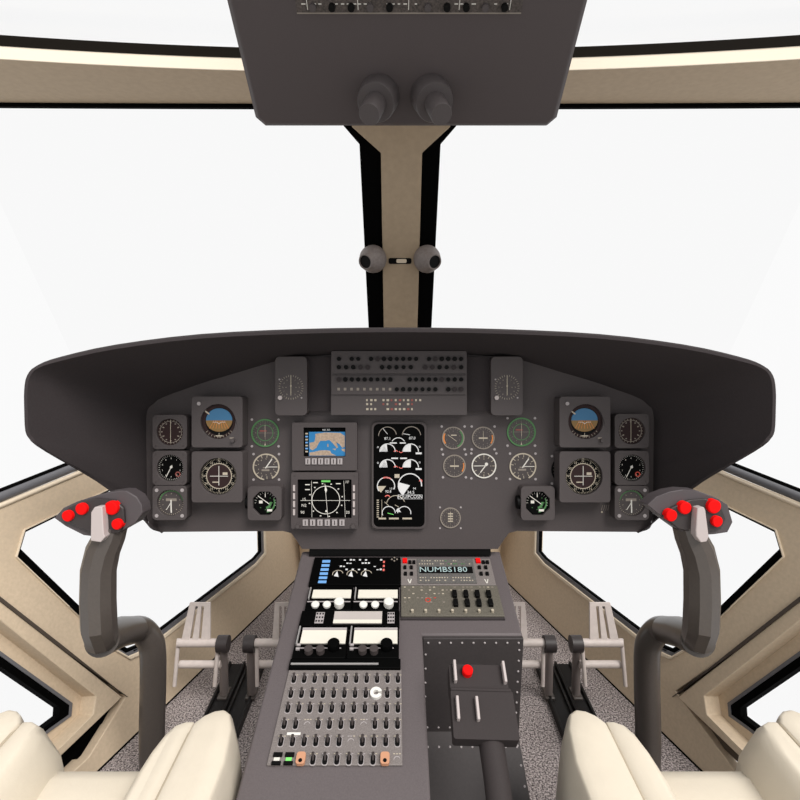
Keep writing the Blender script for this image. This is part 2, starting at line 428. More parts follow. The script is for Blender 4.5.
# =================================================================== INSTRUMENT PANEL
D = 1.2
FP = frame(EYE + FW*D, X, UP)
px = lambda v: (v-400)*D/FL
py = lambda v: (400-v)*D/FL
pnl = [(160,532),(151,528),(147,518),(146,410),(160,398),(250,366),(310,352),(490,352),(550,366),(640,398),(654,410),(653,518),(649,528),(640,532),
       (517,531),(509,533),(503,541),(498,549),(302,549),(297,541),(291,533),(283,531)]
board = MB().prism([(px(a), py(b)) for a, b in pnl], -.03, 0)
bo = bl(board, 'instrument_panel', FP, GREY, None, -1, bevel=.003)
tag(bo, 'wide dark grey instrument panel board under the glare shield', 'instrument panel')
neck = MB().box(px(309), px(491), py(556.5), py(546), -.10, -.004)
bl(neck, 'lower_gap', FP, BLACK, bo, -1)
backbox = MB().prism([(px(a), py(b)) for a, b in ((175,505),(175,410),(300,365),(500,365),(625,410),(625,505))], -.16, -.028)
bl(backbox, 'rear_housing', FP, GREYB, bo, -1)
# glare shield
rim = [(162,533,1.198),(146,523,1.17),(108,491,1.08),(70,467,1.0),(35,446,.93),(28,440,.922),(24,431,.92),(23,410,.92),(23,390,.92),(26,375,.922),(36,364.5,.93),(60,356,.945),(115,344,.965),(200,333.5,1.0),(300,328.5,1.02),(400,327,1.03)]
back = [(160,532),(150,528),(147,516),(147,495),(147,470),(147,460),(147,450),(147,435),(147,420),(149,409),(156,402),(168,396),(192,387),(238,373),(300,357),(400,355)]
R_ = [P(*p) for p in rim]; B_ = [P(x_, y_, 1.203) for x_, y_ in back]
def full(L): return L + [Vector((-v.x, v.y, v.z)) for v in L[-2::-1]]
def cat_(pts, k=3):
    out = []; n_ = len(pts)
    for i in range(n_-1):
        p0, p1, p2, p3 = pts[max(i-1, 0)], pts[i], pts[i+1], pts[min(i+2, n_-1)]
        for j in range(k):
            t = j/k; out.append(.5*((2*p1)+(p2-p0)*t+(2*p0-5*p1+4*p2-p3)*t*t+(3*p1-p0-3*p2+p3)*t**3))
    return out+[pts[-1]]
R_, B_ = cat_(full(R_)), cat_(full(B_))
Mi = [b.lerp(r, .5) for r, b in zip(R_, B_)]
cen = sum(R_, Vector())/len(R_)
gs = MB(); n = len(R_)
th = .014
def outw(i, L):
    t = (L[min(i+1, n-1)]-L[max(i-1, 0)]).normalized(); o = (R_[i]-B_[i]).normalized()
    q = t.cross(o).normalized() if (R_[i]-B_[i]).length > .01 else Vector((0, 0, -1))
    if q.dot(L[i]-EYE-FW*1.1) < 0: q = -q
    return q
tt = [th*min(1, min(i, n-1-i)/9) for i in range(n)]
OW = [outw(i, R_) for i in range(n)]
R2 = [R_[i]+FW*.006 for i in range(n)]
R3 = [R_[i]-OW[i]*tt[i]*.35 - FW*.002 for i in range(n)]
B2 = [B_[i]+OW[i]*tt[i]*1.2 + FW*.02 for i in range(n)]
R_ = [R_[i]-OW[i]*tt[i]*.8 for i in range(n)]
vs = B_ + R_ + R3 + R2 + B2; fs = []
for a in range(5):
    b = (a+1) % 5
    for i in range(n-1): fs.append((a*n+i, a*n+i+1, b*n+i+1, b*n+i))
fs += [(0, n, 2*n, 3*n, 4*n), (n-1, 2*n-1, 3*n-1, 4*n-1, 5*n-1)]
gs.add(vs, fs)
g = gs.build('glare_shield', GREYB, smooth=40)
tag(g, 'dark curved glare shield hooding the instrument panel', 'glare shield')

Z1 = .0006
def marks(m, R, n, r0, r1, w, z, a0=PI/2, span=2*PI, skip=()):
    for i in range(n):
        if i in skip: continue
        a = a0 - span*i/n
        m.line(R*r0*math.cos(a), R*r0*math.sin(a), R*r1*math.cos(a), R*r1*math.sin(a), w, z, z+.0004)
def blobs(m, R, n, r, s, z, skip=(), chars=None):
    for i in range(n):
        if i in skip: continue
        a = PI/2-2*PI*i/n; x_, y_ = R*r*math.cos(a), R*r*math.sin(a)
        if chars: m.text(chars[i % len(chars)], x_, y_, s*2.1, z, z+.0004)
        else: m.box(x_-s*.6, x_+s*.6, y_-s*.45, y_+s*.45, z, z+.0004)
def screws(parent, d, r, z, m=SCREW, skip=()):
    k = 0
    for sx in (-1, 1):
        for sy in (-1, 1):
            k += 1
            if k in skip: continue
            s = MB().ngon(sx*d, sy*d, r, z, z+.0012, 12); s.build('screw', m, parent)
def gauge_at(name, x, y, h, label, cat='gauge', group=None):
    s = (D-h)/D
    M = FP @ Matrix.Translation((px(x)*s, py(y)*s, 0))
    return thing(name, M, label, cat, group)
def case(o, w, hgt, R, H, dx=0, dy=0, m=GREYD, rr=.010, n=28, mid=.004):
    """square case with a round well"""
    b = MB().prism(rrect(-w/2, w/2, -hgt/2, hgt/2, rr), 0, H, holes=[[(dx+R*math.cos(2*PI*i/n), dy+R*math.sin(2*PI*i/n)) for i in range(n)]])
    return b.build('case', m, o, bevel=.0025)
def small_gauge(name, x, y, label, kind, cat, dx, dy, group):
    H = .030; o = gauge_at(name, x, y, H, label, cat, group); S = (D-H)/D
    W = 34.5*D/FL*S; R = 13.3*D/FL*S
    case(o, W, W, R, H, dx, dy)
    f = MB().use(DIALB if kind == 'black' else (DIALM if kind == 'vsi' else DIALG)); z = H-.007
    f.ngon(dx, dy, R*1.03, z-.003, z, 28)
    fo = f.build('dial_face', None, o)
    m = MB(); m.use(MARKW if kind == 'black' else MARKC)
    if kind == 'vsi':
        m.use(MARKD); m.arc(0, 0, R*.80, R*.84, 0, 2*PI, z, z+.0004); blobs(m, R, 12, .68, .0028, z)
        m.use(MARKC); blobs(m, R, 6, .62, .0020, z, skip=(0, 3)); marks(m, R, 24, .84, .93, .0006, z)
    elif kind == 'black':
        marks(m, R, 40, .86, .96, .0006, z); blobs(m, R, 10, .70, .0022, z, chars='0123456789')
        m.use(MARKR if x > 400 else ROSE); m.arc(R*.5, -R*.5, R*.12, R*.2, 0, 2*PI, z, z+.0005)
    else:
        marks(m, R, 36, .86, .95, .0007, z); blobs(m, R, 10, .66, .0019, z, chars='0123456789')
        m.use(MARKG); m.arc(0, 0, R*.84, R*.92, .2, 2.9, z+.0003, z+.0006)
        m.use(MARKD); m.box(-R*.4, R*.4, R*.1, R*.3, z, z+.0004)
    m.v = [v+Vector((dx, dy, 0)) for v in m.v]; m.build('dial_markings', None, o)
    nd = MB(); zz = z+.0012
    if kind == 'vsi': nd.line(0, -R*.86, 0, R*.92, .0011, zz, zz+.0006); nm_ = MARKC
    elif kind == 'black': nd.line(R*.08, R*.18, -R*.38, -R*.72, .0016, zz, zz+.0006); nd.ngon(R*.02, R*.05, R*.1, zz, zz+.001, 12); nm_ = MARKW
    else: nd.line(0, R*.2, R*.02, -R*.78, .0030, zz, zz+.0006); nd.line(0, 0, -R*.35, -R*.55, .0015, zz, zz+.0006); nm_ = MARKW
    nd.v = [v+Vector((dx, dy, 0)) for v in nd.v]; nd.build('needle', nm_, o)
    if kind == 'alt': screws(o, W*.37, .0042, H-.0002, SCREW)
    else: screws(o, W*.40, .0018, H-.0002, GREY)
    return o
def big_gauge(name, x, y, label, kind, cat, dx, dy, group):
    H = .042; o = gauge_at(name, x, y, H, label, cat, group); S = (D-H)/D
    W = 51*D/FL*S; Hh = 51*D/FL*S; R = (17.5 if kind == 'adi' else 18.5)*D/FL*S
    case(o, W, Hh, R, H, dx, dy, rr=.007, n=36)
    z = H-.008
    if kind == 'adi':
        f = MB().use(BLACK); f.ngon(0, 0, R*1.03, z-.004, z-.002, 36)
        f.use(DIALM); f.arc(0, 0, R*.80, R*.99, 0, 2*PI, z-.002, z)
        f.v = [v+Vector((dx, dy, 0)) for v in f.v]; f.build('dial_face', None, o)
        c = MB(); r = R*.76; cyy = R*.06
        A = [PI*i/14 for i in range(15)]
        c.use(SKYB).prism([(r*math.cos(a), cyy+r*math.sin(a)*.92) for a in A], z-.002, z)
        c.use(GRND).prism([(r*math.cos(a), cyy-r*math.sin(a)*.86) for a in A], z-.002, z)
        c.use(MARKO)
        for k_ in range(-3, 4): c.line(k_*r*.13, cyy-.0005, k_*r*.24, cyy-r*.62, .0009, z, z+.0004)
        c.v = [v+Vector((dx, dy, 0)) for v in c.v]; c.build('horizon_ball', None, o)
        m = MB().use(MARKW); m.line(-R*.36, cyy-R*.10, -R*.12, cyy-R*.10, .001, z+.0006, z+.001); m.line(R*.12, cyy-R*.10, R*.36, cyy-R*.10, .001, z+.0006, z+.001)
        m.line(-R*.12, cyy-R*.10, 0, cyy-R*.2, .001, z+.0006, z+.001); m.line(R*.12, cyy-R*.10, 0, cyy-R*.2, .001, z+.0006, z+.001)
        m.use(MARKC); marks(m, R, 10, .84, .97, .0008, z, a0=-PI*.22, span=PI*.62)
        m.box(-R*.2, R*.2, -R*.86, -R*.80, z, z+.0005); m.line(0, -R*.66, 0, -R*.95, .001, z, z+.0006)
        m.v = [v+Vector((dx, dy, 0)) for v in m.v]; m.build('dial_markings', None, o)
        MB().line(dx-R*.86, dy+R*.66, dx-R*.55, dy+R*.42, .0032, z+.001, z+.002).build('pointer', MARKC, o)
        MB().ngon(-W*.35, Hh*.36, .0042, H-.0002, H+.003, 14).build('screw', SCREW, o)
        k_ = MB().ngon(W*.32, -Hh*.36, .0050, H-.0002, H+.008, 16, r2=.0042); k_.build('adjust_knob', GREYD, o)
        MB().box(W*.25, W*.33, -Hh*.33, -Hh*.30, H-.0002, H+.0008).build('index_mark', MARKD, o)
    else:
        f = MB().use(DIALB); f.ngon(0, 0, R*1.03, z-.004, z, 36); f.use(DIALM); f.ngon(0, 0, R*.66, z-.001, z+.0003, 32)
        f.v = [v+Vector((dx, dy, 0)) for v in f.v]; f.build('dial_face', None, o)
        m = MB().use(MARKC); m.arc(0, 0, R*.66, R*.70, 0, 2*PI, z, z+.0006); marks(m, R, 72, .88, .97, .0006, z); marks(m, R, 36, .70, .77, .0005, z)
        m.use(MARKC)
        for i, ch in enumerate(('N', '3', '6', 'E', '12', '15', 'S', '21', '24', 'W', '30', '33')):
            a = PI/2-2*PI*i/12; m.text(ch, R*.82*math.cos(a), R*.82*math.sin(a), .0078, z, z+.0005)
        m.prism([(-R*.06, R*1.0), (R*.06, R*1.0), (0, R*.86)], z+.0005, z+.001)
        m.box(R*.2, R*.46, R*.06, R*.20, z+.0004, z+.0008)
        m.box(-R*.36, R*.0, -R*.36, -R*.30, z+.0004, z+.0008)
        m.v = [v+Vector((dx, dy, 0)) for v in m.v]; m.build('dial_markings', None, o)
        nd = MB(); nd.line(0, -R*.50, 0, R*.55, .0013, z+.0014, z+.002); nd.build('needle', MARKW, o, M=Matrix.Translation((dx, dy, 0)))
        nd = MB(); nd.line(-R*.48, 0, R*.50, 0, .0013, z+.0014, z+.002); nd.build('deviation_bar', MARKW, o, M=Matrix.Translation((dx, dy, 0)))
    return o
for s, nm, xs in ((-1, 'left', 169.5), (1, 'right', 632)):
    small_gauge('vertical_speed_gauge', xs, 432 if s < 0 else 431, 'square gauge with maroon dial and vertical needle, top of the %s outer column' % nm, 'vsi', 'gauge', .0, 0, 'square gauges in the outer columns')
    small_gauge('airspeed_gauge', xs, 468, 'square gauge with black dial, middle of the %s outer column' % nm, 'black', 'gauge', .001, 0, 'square gauges in the outer columns')
    small_gauge('altimeter', xs, 503, 'square gauge with four corner screws, bottom of the %s outer column' % nm, 'alt', 'gauge', .001, 0, 'square gauges in the outer columns')
    xb = 217 if s < 0 else 585
    big_gauge('attitude_indicator', xb, 422, 'square attitude indicator with blue and brown horizon, %s side of panel' % nm, 'adi', 'attitude indicator', .002, .001, 'attitude indicators')
    big_gauge('horizontal_situation_indicator', xb, 477, 'square compass gauge with white cross needles below the %s attitude indicator' % nm, 'hsi', 'compass', .002 if s < 0 else -.002, .001, 'compass gauges')
    # standby gauge
    H = .030; S = (D-H)/D; xq = 264.5 if s < 0 else 538
    o = gauge_at('standby_gauge', xq, 503.5, H, 'small square gauge with black and green octagonal dial, %s of the screens' % nm, 'gauge', 'small standby gauges')
    W = 34*D/FL*S; R = 11.5*D/FL*S
    b = MB().prism(rrect(-W/2, W/2, -W/2, W/2, .009), 0, H, holes=[offset([(R*1.12*math.cos(PI/8+PI/4*i), R*1.12*math.sin(PI/8+PI/4*i)) for i in range(8)], 0)])
    b.build('case', GREYD, o, bevel=.0022)
    z = H-.008
    f = MB().ngon(0, 0, R*1.13, z-.003, z, 24); f.build('dial_face', DIALB, o)
    m = MB().use(MARKW); marks(m, R, 24, .8, .95, .0006, z, skip=range(8, 18)); m.box(-R*.55, -R*.25, -R*.05, R*.2, z, z+.0004)
    m.use(MARKG); m.arc(0, 0, R*.35, R*.55, -PI*.45, PI*.05, z, z+.0004); m.arc(0, 0, R*.75, R*.88, -PI*.45, PI*.15, z, z+.0004); blobs(m, R, 8, .6, .0018, z, skip=(0, 6, 7))
    m.use(MARKW); m.box(R*.15, R*.6, -R*.75, -R*.55, z+.0004, z+.0008)
    m.build('dial_markings', None, o)
    nd = MB().line(-R*.65, R*.62, R*.35, -R*.1, .0016, z+.001, z+.0016).line(0, R*.5, 0, R*.9, .0016, z+.001, z+.0016); nd.build('needle', MARKW, o)
    MB().rod((-W/2+.002, 0, H*.45), (-W/2-.007, 0, H*.45), .016).build('side_knob', BLACK, o, smooth=30)
def flush(name, x, y, r, label, kind, group='round flush gauges'):
    o = gauge_at(name, x, y, .003, label, 'gauge', group); R = r*D/FL
    ring = {'green': MARKG, 'torque': MARKC, 'multi': MARKD, 'dim': MARKD, 'clock': MARKW, 'low': MARKD, 'hidden': DIALB}[kind]
    f = MB().use(DIALG if kind != 'hidden' else DIALB); f.ngon(0, 0, R*.98, 0, .0015, 36); f.build('dial_face', None, o)
    a0, a1 = (0, 2*PI) if kind != 'torque' else (-PI*.35, PI*1.45)
    MB().arc(0, 0, R*.93, R*1.03, a0, a1, 0, .0026, 32).build('bezel_ring', ring, o)
    z = .0016; m = MB()
    if kind == 'green':
        m.use(MARKG); marks(m, R, 30, .80, .92, .0007, z); m.arc(0, 0, R*.55, R*.60, 0, 2*PI, z, z+.0004)
        m.use(MARKD); blobs(m, R, 12, .70, .0020, z, chars='369'); m.line(-R*.55, 0, R*.55, 0, .0008, z, z+.0004); m.line(0, -R*.5, 0, R*.4, .0008, z, z+.0004)
        m.use(MARKC); m.prism([(-R*.06, -R*.92), (R*.06, -R*.92), (0, -R*.72)], z+.0004, z+.0008)
        m.use(ROSE); m.box(-R*.4, R*.1, R*.1, R*.2, z, z+.0004)
    elif kind == 'torque':
        m.use(MARKC); marks(m, R, 12, .72, .93, .0013, z, a0=PI*.95, span=PI*1.9); blobs(m, R, 10, .62, .0022, z, chars='02468')
        m.use(MARKD); m.box(-R*.35, R*.25, -R*.32, -R*.18, z, z+.0004); m.box(-R*.25, R*.15, -R*.1, -R*.02, z, z+.0004)
    elif kind == 'clock':
        m.use(MARKC); marks(m, R, 12, .70, .93, .0013, z); blobs(m, R, 4, .58, .0022, z, chars='0246')
    else:
        m.use(MARKD); marks(m, R, 24, .78, .93, .0008, z); blobs(m, R, 10, .62, .0020, z, chars='0123456789')
        if kind == 'multi':
            m.use(MARKG); m.arc(0, 0, R*.8, R*.93, -PI*.35, PI*.25, z, z+.0005); m.use(MARKO); m.arc(0, 0, R*.8, R*.93, PI*.85, PI*1.2, z, z+.0005)
            m.use(MARKC); m.box(-R*.2, R*.3, R*.2, R*.3, z, z+.0005)
        if kind == 'dim':
            m.use(MARKO); m.arc(0, 0, R*.8, R*.9, -PI*.2, PI*.1, z, z+.0005); m.use(MARKC); m.box(-R*.4, R*.4, -R*.08, R*.05, z, z+.0005)
        if kind == 'low':
            m.use(MARKC)
            for k_ in (-.4, -.15, .1, .35): m.box(-R*.25, R*.25, R*k_, R*(k_+.12), z, z+.0005)
    m.build('dial_markings', None, o)
    nd = MB(); z = .0024
    if kind == 'torque': nd.line(-R*.05, -R*.1, R*.45, R*.6, .0026, z, z+.0006).line(R*.1, 0, R*.85, 0, .0016, z, z+.0006)
    elif kind == 'clock': nd.line(-R*.8, R*.0, R*.25, R*.02, .0018, z, z+.0006).line(R*.3, R*.25, -R*.3, -R*.55, .0024, z, z+.0006).ngon(R*.2, R*.15, R*.14, z, z+.001, 12)
    elif kind == 'multi': nd.line(-R*.5, R*.3, R*.3, -R*.3, .0012, z, z+.0006)
    elif kind in ('low', 'green', 'dim'): nd.line(0, -R*.3, 0, R*.6, .0009, z, z+.0006)
    else: nd.line(0, 0, R*.02, -R*.85, .0030, z, z+.0006)
    nd.build('needle', MARKW if kind in ('torque', 'clock', 'hidden') else MARKC, o)
    screws(o, R*.98 if r > 12.5 else R*1.04, .0030 if r > 10.5 else .0022, 0)
    return o
flush('engine_gauge', 265, 433, 13.6, 'green ringed round gauge between left attitude indicator and map screen', 'green')
flush('torque_gauge', 266, 467, 13, 'cream ringed round gauge between left compass gauge and screens', 'torque')
flush('engine_gauge', 521.5, 432, 14, 'green ringed round gauge left of the right attitude indicator', 'green')
flush('torque_gauge', 523, 466.5, 13, 'cream ringed round gauge left of the right compass gauge', 'torque')
flush('temperature_gauge', 453.3, 438, 11, 'round gauge with orange and green arcs beside top of engine display', 'multi')
o = flush('pressure_gauge', 483.3, 438, 11, 'round gauge with downward white needle above the clock', 'dim')
flush('fuel_gauge', 454.5, 466, 11, 'dim round gauge with centre bar, left of the white-ringed clock', 'dim')
flush('clock', 484, 466, 12, 'round clock with bright white ring and hands on the panel', 'clock')
flush('trim_gauge', 450.5, 518, 10, 'small lone round gauge with stacked lines near panel bottom edge', 'low')
flush('backup_gauge', 566, 470, 14, 'black round gauge almost hidden behind the right compass gauge', 'hidden')
o = gauge_at('marker_plate', 605.5, 508, .003, 'small scratched data plate beside right lower altimeter', 'plate')
MB().prism(rrect(-.012, .012, -.011, .011, .002), 0, .001).build('plate', GREY, o)
m = MB().use(MARKD)
for k_ in range(4): m.line(-.009+k_*.005, -.006, -.006+k_*.005, .007, .001, .001, .0014)
m.use(MARKC).ngon(-.008, -.010, .0022, .001, .0015, 10); m.build('markings', None, o)

# ---- displays
def dsp(name, x0, x1, y0, y1, H, label):
    s = (D-H)/D; cx, cy_ = (x0+x1)/2, (y0+y1)/2
    o = gauge_at(name, cx, cy_, H, label, 'screen')
    q = D/FL*s
    return o, q, (lambda a: (a-cx)*q), (lambda b: (cy_-b)*q)
o, q, fx, fy = dsp('map_display', 292, 357, 422.5, 470.5, .022, 'grey framed colour map screen with blue sea, above the round radar screen')
H = .022
MB().prism(rrect(fx(292), fx(357), fy(470.5), fy(422.5), .003), 0, H, holes=[rrect(fx(303.5), fx(345.5), fy(456.5), fy(427.5), .001)]).build('bezel', GREY, o, bevel=.0018)
sc = MB().use(SEA); sc.box(fx(308.5), fx(345), fy(456.2), fy(432), H-.006, H-.005); sc.use(SCRB); sc.box(fx(303.5), fx(345.5), fy(456.6), fy(427.5), H-.010, H-.006)
sc.use(LAND)
lands = [[(315,434),(325,432.5),(340,433),(344.6,436),(344.6,447),(342,448),(339,444),(334,441),(332,438),(336,443),(338,447.5),(336.5,448.5),(333,444),(329,440),(325,441),(320,441),(318,444),(316,448),(312,450.5),(309.5,449),(309,443),(314,442),(315,438)],
         [(309,455.8),(309,452.8),(314,452),(320,450.5),(326,450.5),(330,451),(331,453.5),(336,455.8)], [(341,449),(344.6,449),(344.6,452),(342,451)], [(327,444),(328.2,444),(328.2,447),(327,447)], [(332,449),(336,448.8),(335,450.5)]]
for l in lands: sc.prism([(fx(a), fy(b)) for a, b in l], H-.005, H-.0046)
sc.use(EW); sc.text('ND 320', fx(326), fy(430), .0055, H-.005, H-.0046); sc.use(SEA)
for k_ in range(7): sc.use(EB if k_ % 2 else MARKC).box(fx(305), fx(307.5), fy(434.5+k_*3), fy(433+k_*3), H-.005, H-.0046)
sc.build('screen', None, o)
def buttons(o, fx, fy, xs, y, w, h, H, name='button'):
    for x_ in xs: MB().box(fx(x_-w/2), fx(x_+w/2), fy(y+h/2), fy(y-h/2), H-.001, H+.003).build(name, SCREW, o, bevel=.0004); 
    for x_ in xs: MB().box(fx(x_-.5), fx(x_+.5), fy(y+h*.36), fy(y-h*.36), H+.0029, H+.0033).build('button_mark', DIALG, o)
buttons(o, fx, fy, [308+k_*6.4 for k_ in range(6)], 461.3, 4.9, 6, H)
o, q, fx, fy = dsp('radar_display', 291, 358, 472.5, 529, .026, 'grey framed black screen with white circle and crosshair, below the map screen')
H = .026
MB().prism(rrect(fx(291), fx(358), fy(529), fy(472.5), .004), 0, H, holes=[rrect(fx(297.5), fx(351.5), fy(518.3), fy(479.5), .001)]).build('bezel', GREY, o, bevel=.0018)
sc = MB().use(SCRB); sc.box(fx(297.4), fx(351.6), fy(518.4), fy(479.4), H-.010, H-.006); sc.use(EW)
c_ = (fx(325.5), fy(500.5)); z = H-.006; r = 14*q
sc.use(MARKW).arc(*c_, r*.975, r*1.02, 0, 2*PI, z, z+.0004, 36)
sc.line(fx(300), fy(501), fx(350), fy(501), .0009, z, z+.0004); sc.line(fx(311), fy(481), fx(311.5), fy(518), .0008, z, z+.0004); sc.line(fx(343.5), fy(481), fx(345), fy(518), .0008, z, z+.0004)
sc.line(fx(324.5), fy(484), fx(327.5), fy(518), .0009, z, z+.0004)
sc.prism([(c_[0]-.003, c_[1]+r*.72), (c_[0]-.001, c_[1]+r*1.05), (c_[0]+.003, c_[1]+r*.72), (c_[0], c_[1]+r*.5)], z, z+.0005)
sc.ngon(c_[0]+.001, c_[1]-r*.8, .0026, z, z+.0005, 10)
for k_ in range(12):
    a = PI/6*k_+.2; sc.box(c_[0]+r*1.2*math.cos(a)-.0017, c_[0]+r*1.2*math.cos(a)+.0017, c_[1]+r*1.2*math.sin(a)-.0012, c_[1]+r*1.2*math.sin(a)+.0012, z, z+.0004)
for t, x_, y_ in (('15', 303.5, 500), ('N2', 303.5, 506), ('90', 302, 513), ('FF', 347, 482.5), ('20', 347.5, 513)): sc.text(t, fx(x_), fy(y_), .0095, z, z+.0004)
for x_, y_ in ((307, 485), (307, 490), (338, 484), (315, 483)): sc.box(fx(x_-2.4), fx(x_+2.4), fy(y_+.5), fy(y_-.4), z, z+.0004)
sc.use(EG).box(fx(321), fx(330), fy(482.5), fy(480.5), z, z+.0004); sc.build('screen', None, o)
buttons(o, fx, fy, [305.5+k_*7.3 for k_ in range(6)], 522.5, 5.2, 6.2, H)
for sx in (294.2, 354):
    for k_ in range(4): MB().box(fx(sx-1), fx(sx+1), fy(491+k_*8), fy(485+k_*8), H-.001, H+.0025).build('side_button', WHITEP, o)
for sx in (298, 353): MB().ngon(fx(sx), fy(526), .0055, H-.001, H+.007, 18, r2=.0046).build('knob', GREYD, o)
for sx in (294.5, 354.5): MB().ngon(fx(sx), fy(475.5), .0022, H-.001, H+.001, 12).build('screw', DIALG, o)
# engine display
o, q, fx, fy = dsp('engine_display', 372.5, 425.5, 423, 528, .010, 'tall black engine display with white arcs and fans in centre of panel')
H = .010
MB().prism(rrect(fx(371.5), fx(426.5), fy(529), fy(422), .014), 0, H, holes=[rrect(fx(373.5), fx(424.5), fy(527), fy(424), .012)]).build('bezel', GREY, o, bevel=.001)
sc = MB().use(SCRB); sc.prism(rrect(fx(373.4), fx(424.6), fy(527.1), fy(423.9), .012), H-.006, H-.002); z = H-.002
ex = lambda v: fx(365+v/6.67); ey = lambda v: fy(415+v/6.67); er = lambda v: v/6.67*q
def A_(cx, cy_, r, a0, a1, w=5.5, m=EW): sc.use(m).arc(ex(cx), ey(cy_), er(r-w/2), er(r+w/2), math.radians(a0), math.radians(a1), z, z+.0004)
def FAN(cx, cy_, r, a0, a1, m=EW):
    A = [math.radians(a0+(a1-a0)*i/8) for i in range(9)]
    sc.use(m).prism([(ex(cx), ey(cy_))] + [(ex(cx)+er(r)*math.cos(a), ey(cy_)+er(r)*math.sin(a)) for a in A], z, z+.0004)
def T_(t, cx, cy_, s, m=EW, sx=1): sc.use(m).text(t, ex(cx), ey(cy_), er(s), z, z+.0004, sx)
A_(150, 140, 60, 10, 180, 5, MARKD); A_(310, 140, 62, 5, 175, 5, MARKD); sc.use(EW).line(ex(120), ey(90), ex(150), ey(128), .0011, z, z+.0005); sc.line(ex(255), ey(125), ex(300), ey(133), .0013, z, z+.0005)
T_('87.1', 150, 158, 26); T_('87.0', 315, 155, 26); A_(222, 200, 48, 30, 150, 5); sc.use(EW).box(ex(165), ex(212), ey(191), ey(183), z, z+.0004); sc.box(ex(232), ex(272), ey(191), ey(183), z, z+.0004)
for yy in (245, 350):
    A_(150, yy, 52, 0, 180, 6); FAN(150, yy, 48, 100, 180) if yy > 300 else FAN(150, yy, 52, 95, 180); sc.use(EW).prism([(ex(105), ey(yy)), (ex(150), ey(yy)), (ex(128), ey(yy-42))], z, z+.0004)
    A_(305, yy, 52, 0, 180, 6); FAN(305, yy, 52, 88, 180); A_(205, yy+4, 12, 20, 160, 5, ER); A_(240, yy-8, 14, 200, 340, 4, ER)
    T_('o', 86, yy-32, 26); T_('o', 365, yy-35, 26); sc.use(EW).box(ex(338), ex(378), ey(yy+17), ey(yy+5), z, z+.0004)
    sc.box(ex(175), ex(220), ey(yy+49), ey(yy+40), z, z+.0004) if yy < 300 else None; sc.box(ex(235), ex(280), ey(yy+49), ey(yy+40), z, z+.0004) if yy < 300 else None
sc.use(MARKC).box(ex(197), ex(230), ey(420), ey(395), z, z+.0004)
A_(140, 475, 58, -20, 215, 6); FAN(140, 475, 55, 180, 232, MARKC); A_(140, 475, 58, 55, 110, 9, ER)
A_(300, 470, 78, -5, 235, 7); FAN(300, 470, 74, 165, 235); A_(372, 440, 8, -60, 200, 5, ER)
T_('92.8', 155, 512, 24); T_('12.0', 178, 492, 18); T_('34.5', 305, 518, 30); T_('94', 330, 492, 20)
T_('EQUIPCOSN', 300, 547, 34, EW, .9); sc.use(EW)
for a, b, c, d_ in ((222, 533, 380, 533), (222, 561, 380, 561), (222, 533, 222, 561), (380, 533, 380, 561)): sc.line(ex(a), ey(b), ex(c), ey(d_), .0005, z, z+.0004)
A_(158, 655, 44, 0, 200, 5); A_(262, 655, 44, -10, 180, 5); A_(205, 600, 62, 20, 170, 4, MARKC); A_(150, 555, 18, 30, 150, 6, ER); FAN(240, 650, 34, 120, 170, EW)
sc.use(MARKC)
for k_ in range(9): sc.box(ex(78), ex(92), ey(572+k_*14), ey(566+k_*14), z, z+.0004)
sc.line(ex(112), ey(565), ex(112), ey(690), .0008, z, z+.0004); sc.line(ex(130), ey(580), ex(160), ey(608), .0012, z, z+.0004); sc.line(ex(200), ey(600), ex(225), ey(615), .0012, z, z+.0004)
sc.use(EG).line(ex(150), ey(655), ex(190), ey(665), .0012, z, z+.0004)
for a, b in ((90, 140), (160, 225), (250, 312)): sc.use(MARKC).box(ex(a), ex(b), ey(697), ey(686), z, z+.0004)
sc.build('screen', None, o)

# ---- upper centre boxes
def boxx(x0, x1, y0, y1, H, name, m, parent, z0=0, bev=.002):
    """box on the panel; outline measured at its front face"""
    s = (D-H)/D
    return MB().prism(rrect(px(x0)*s, px(x1)*s, py(y1)*s, py(y0)*s, .003), z0, H).build(name, m, parent, bevel=bev)
o = thing('upper_control_unit', FP, 'wide grey knob panel unit at top centre under the glare shield', 'control panel')
boxx(331, 467, 356, 415, .035, 'housing', GREYD, o)
boxx(306, 332, 357, 411, .016, 'side_shelf', GREYB, o); boxx(466, 492, 357, 411, .016, 'side_shelf', GREYB, o)
s = (D-.040)/D
for y0, y1 in ((351, 373.5), (375.5, 394.5)):
    boxx(331.3, 466.7, y0, y1, .040, 'knob_plate', GREYD, o, .03, .0012)
for ry, cnt in ((359, 20), (367.3, 18), (379.5, 20), (389.3, 20)):
    for k_ in range(cnt):
        x_ = 339+k_*(122/(cnt-1)); rr_ = random.random()
        if ry > 388 and k_ < 9:
            MB().box(px(x_-1.6)*s, px(x_+1)*s, py(ry+1.2)*s, py(ry-1.5)*s, .0395, .0412).build('legend', MARKD, o); continue
        if rr_ < .14: continue
        MB().ngon(px(x_)*s, py(ry)*s, .0046+.001*rr_, .039, .045, 10).build('knob', BLACK if rr_ < .85 else GREYB, o)
for sx in (1.0,):
    m = MB().use(MARKC)
    for rr_, yy in ((.35, 400), (.5, 404), (.6, 409)):
        for k_ in range(15):
            if random.random() < .75:
                x_ = 366+k_*4.1; m.use(ROSE if random.random() < .12 else MARKC); m.box(px(x_)*s, px(x_+1.6+random.random())*s, py(yy+1.2)*s, py(yy-.9)*s, .0348, .0358)
    m.build('legend_markings', None, o)
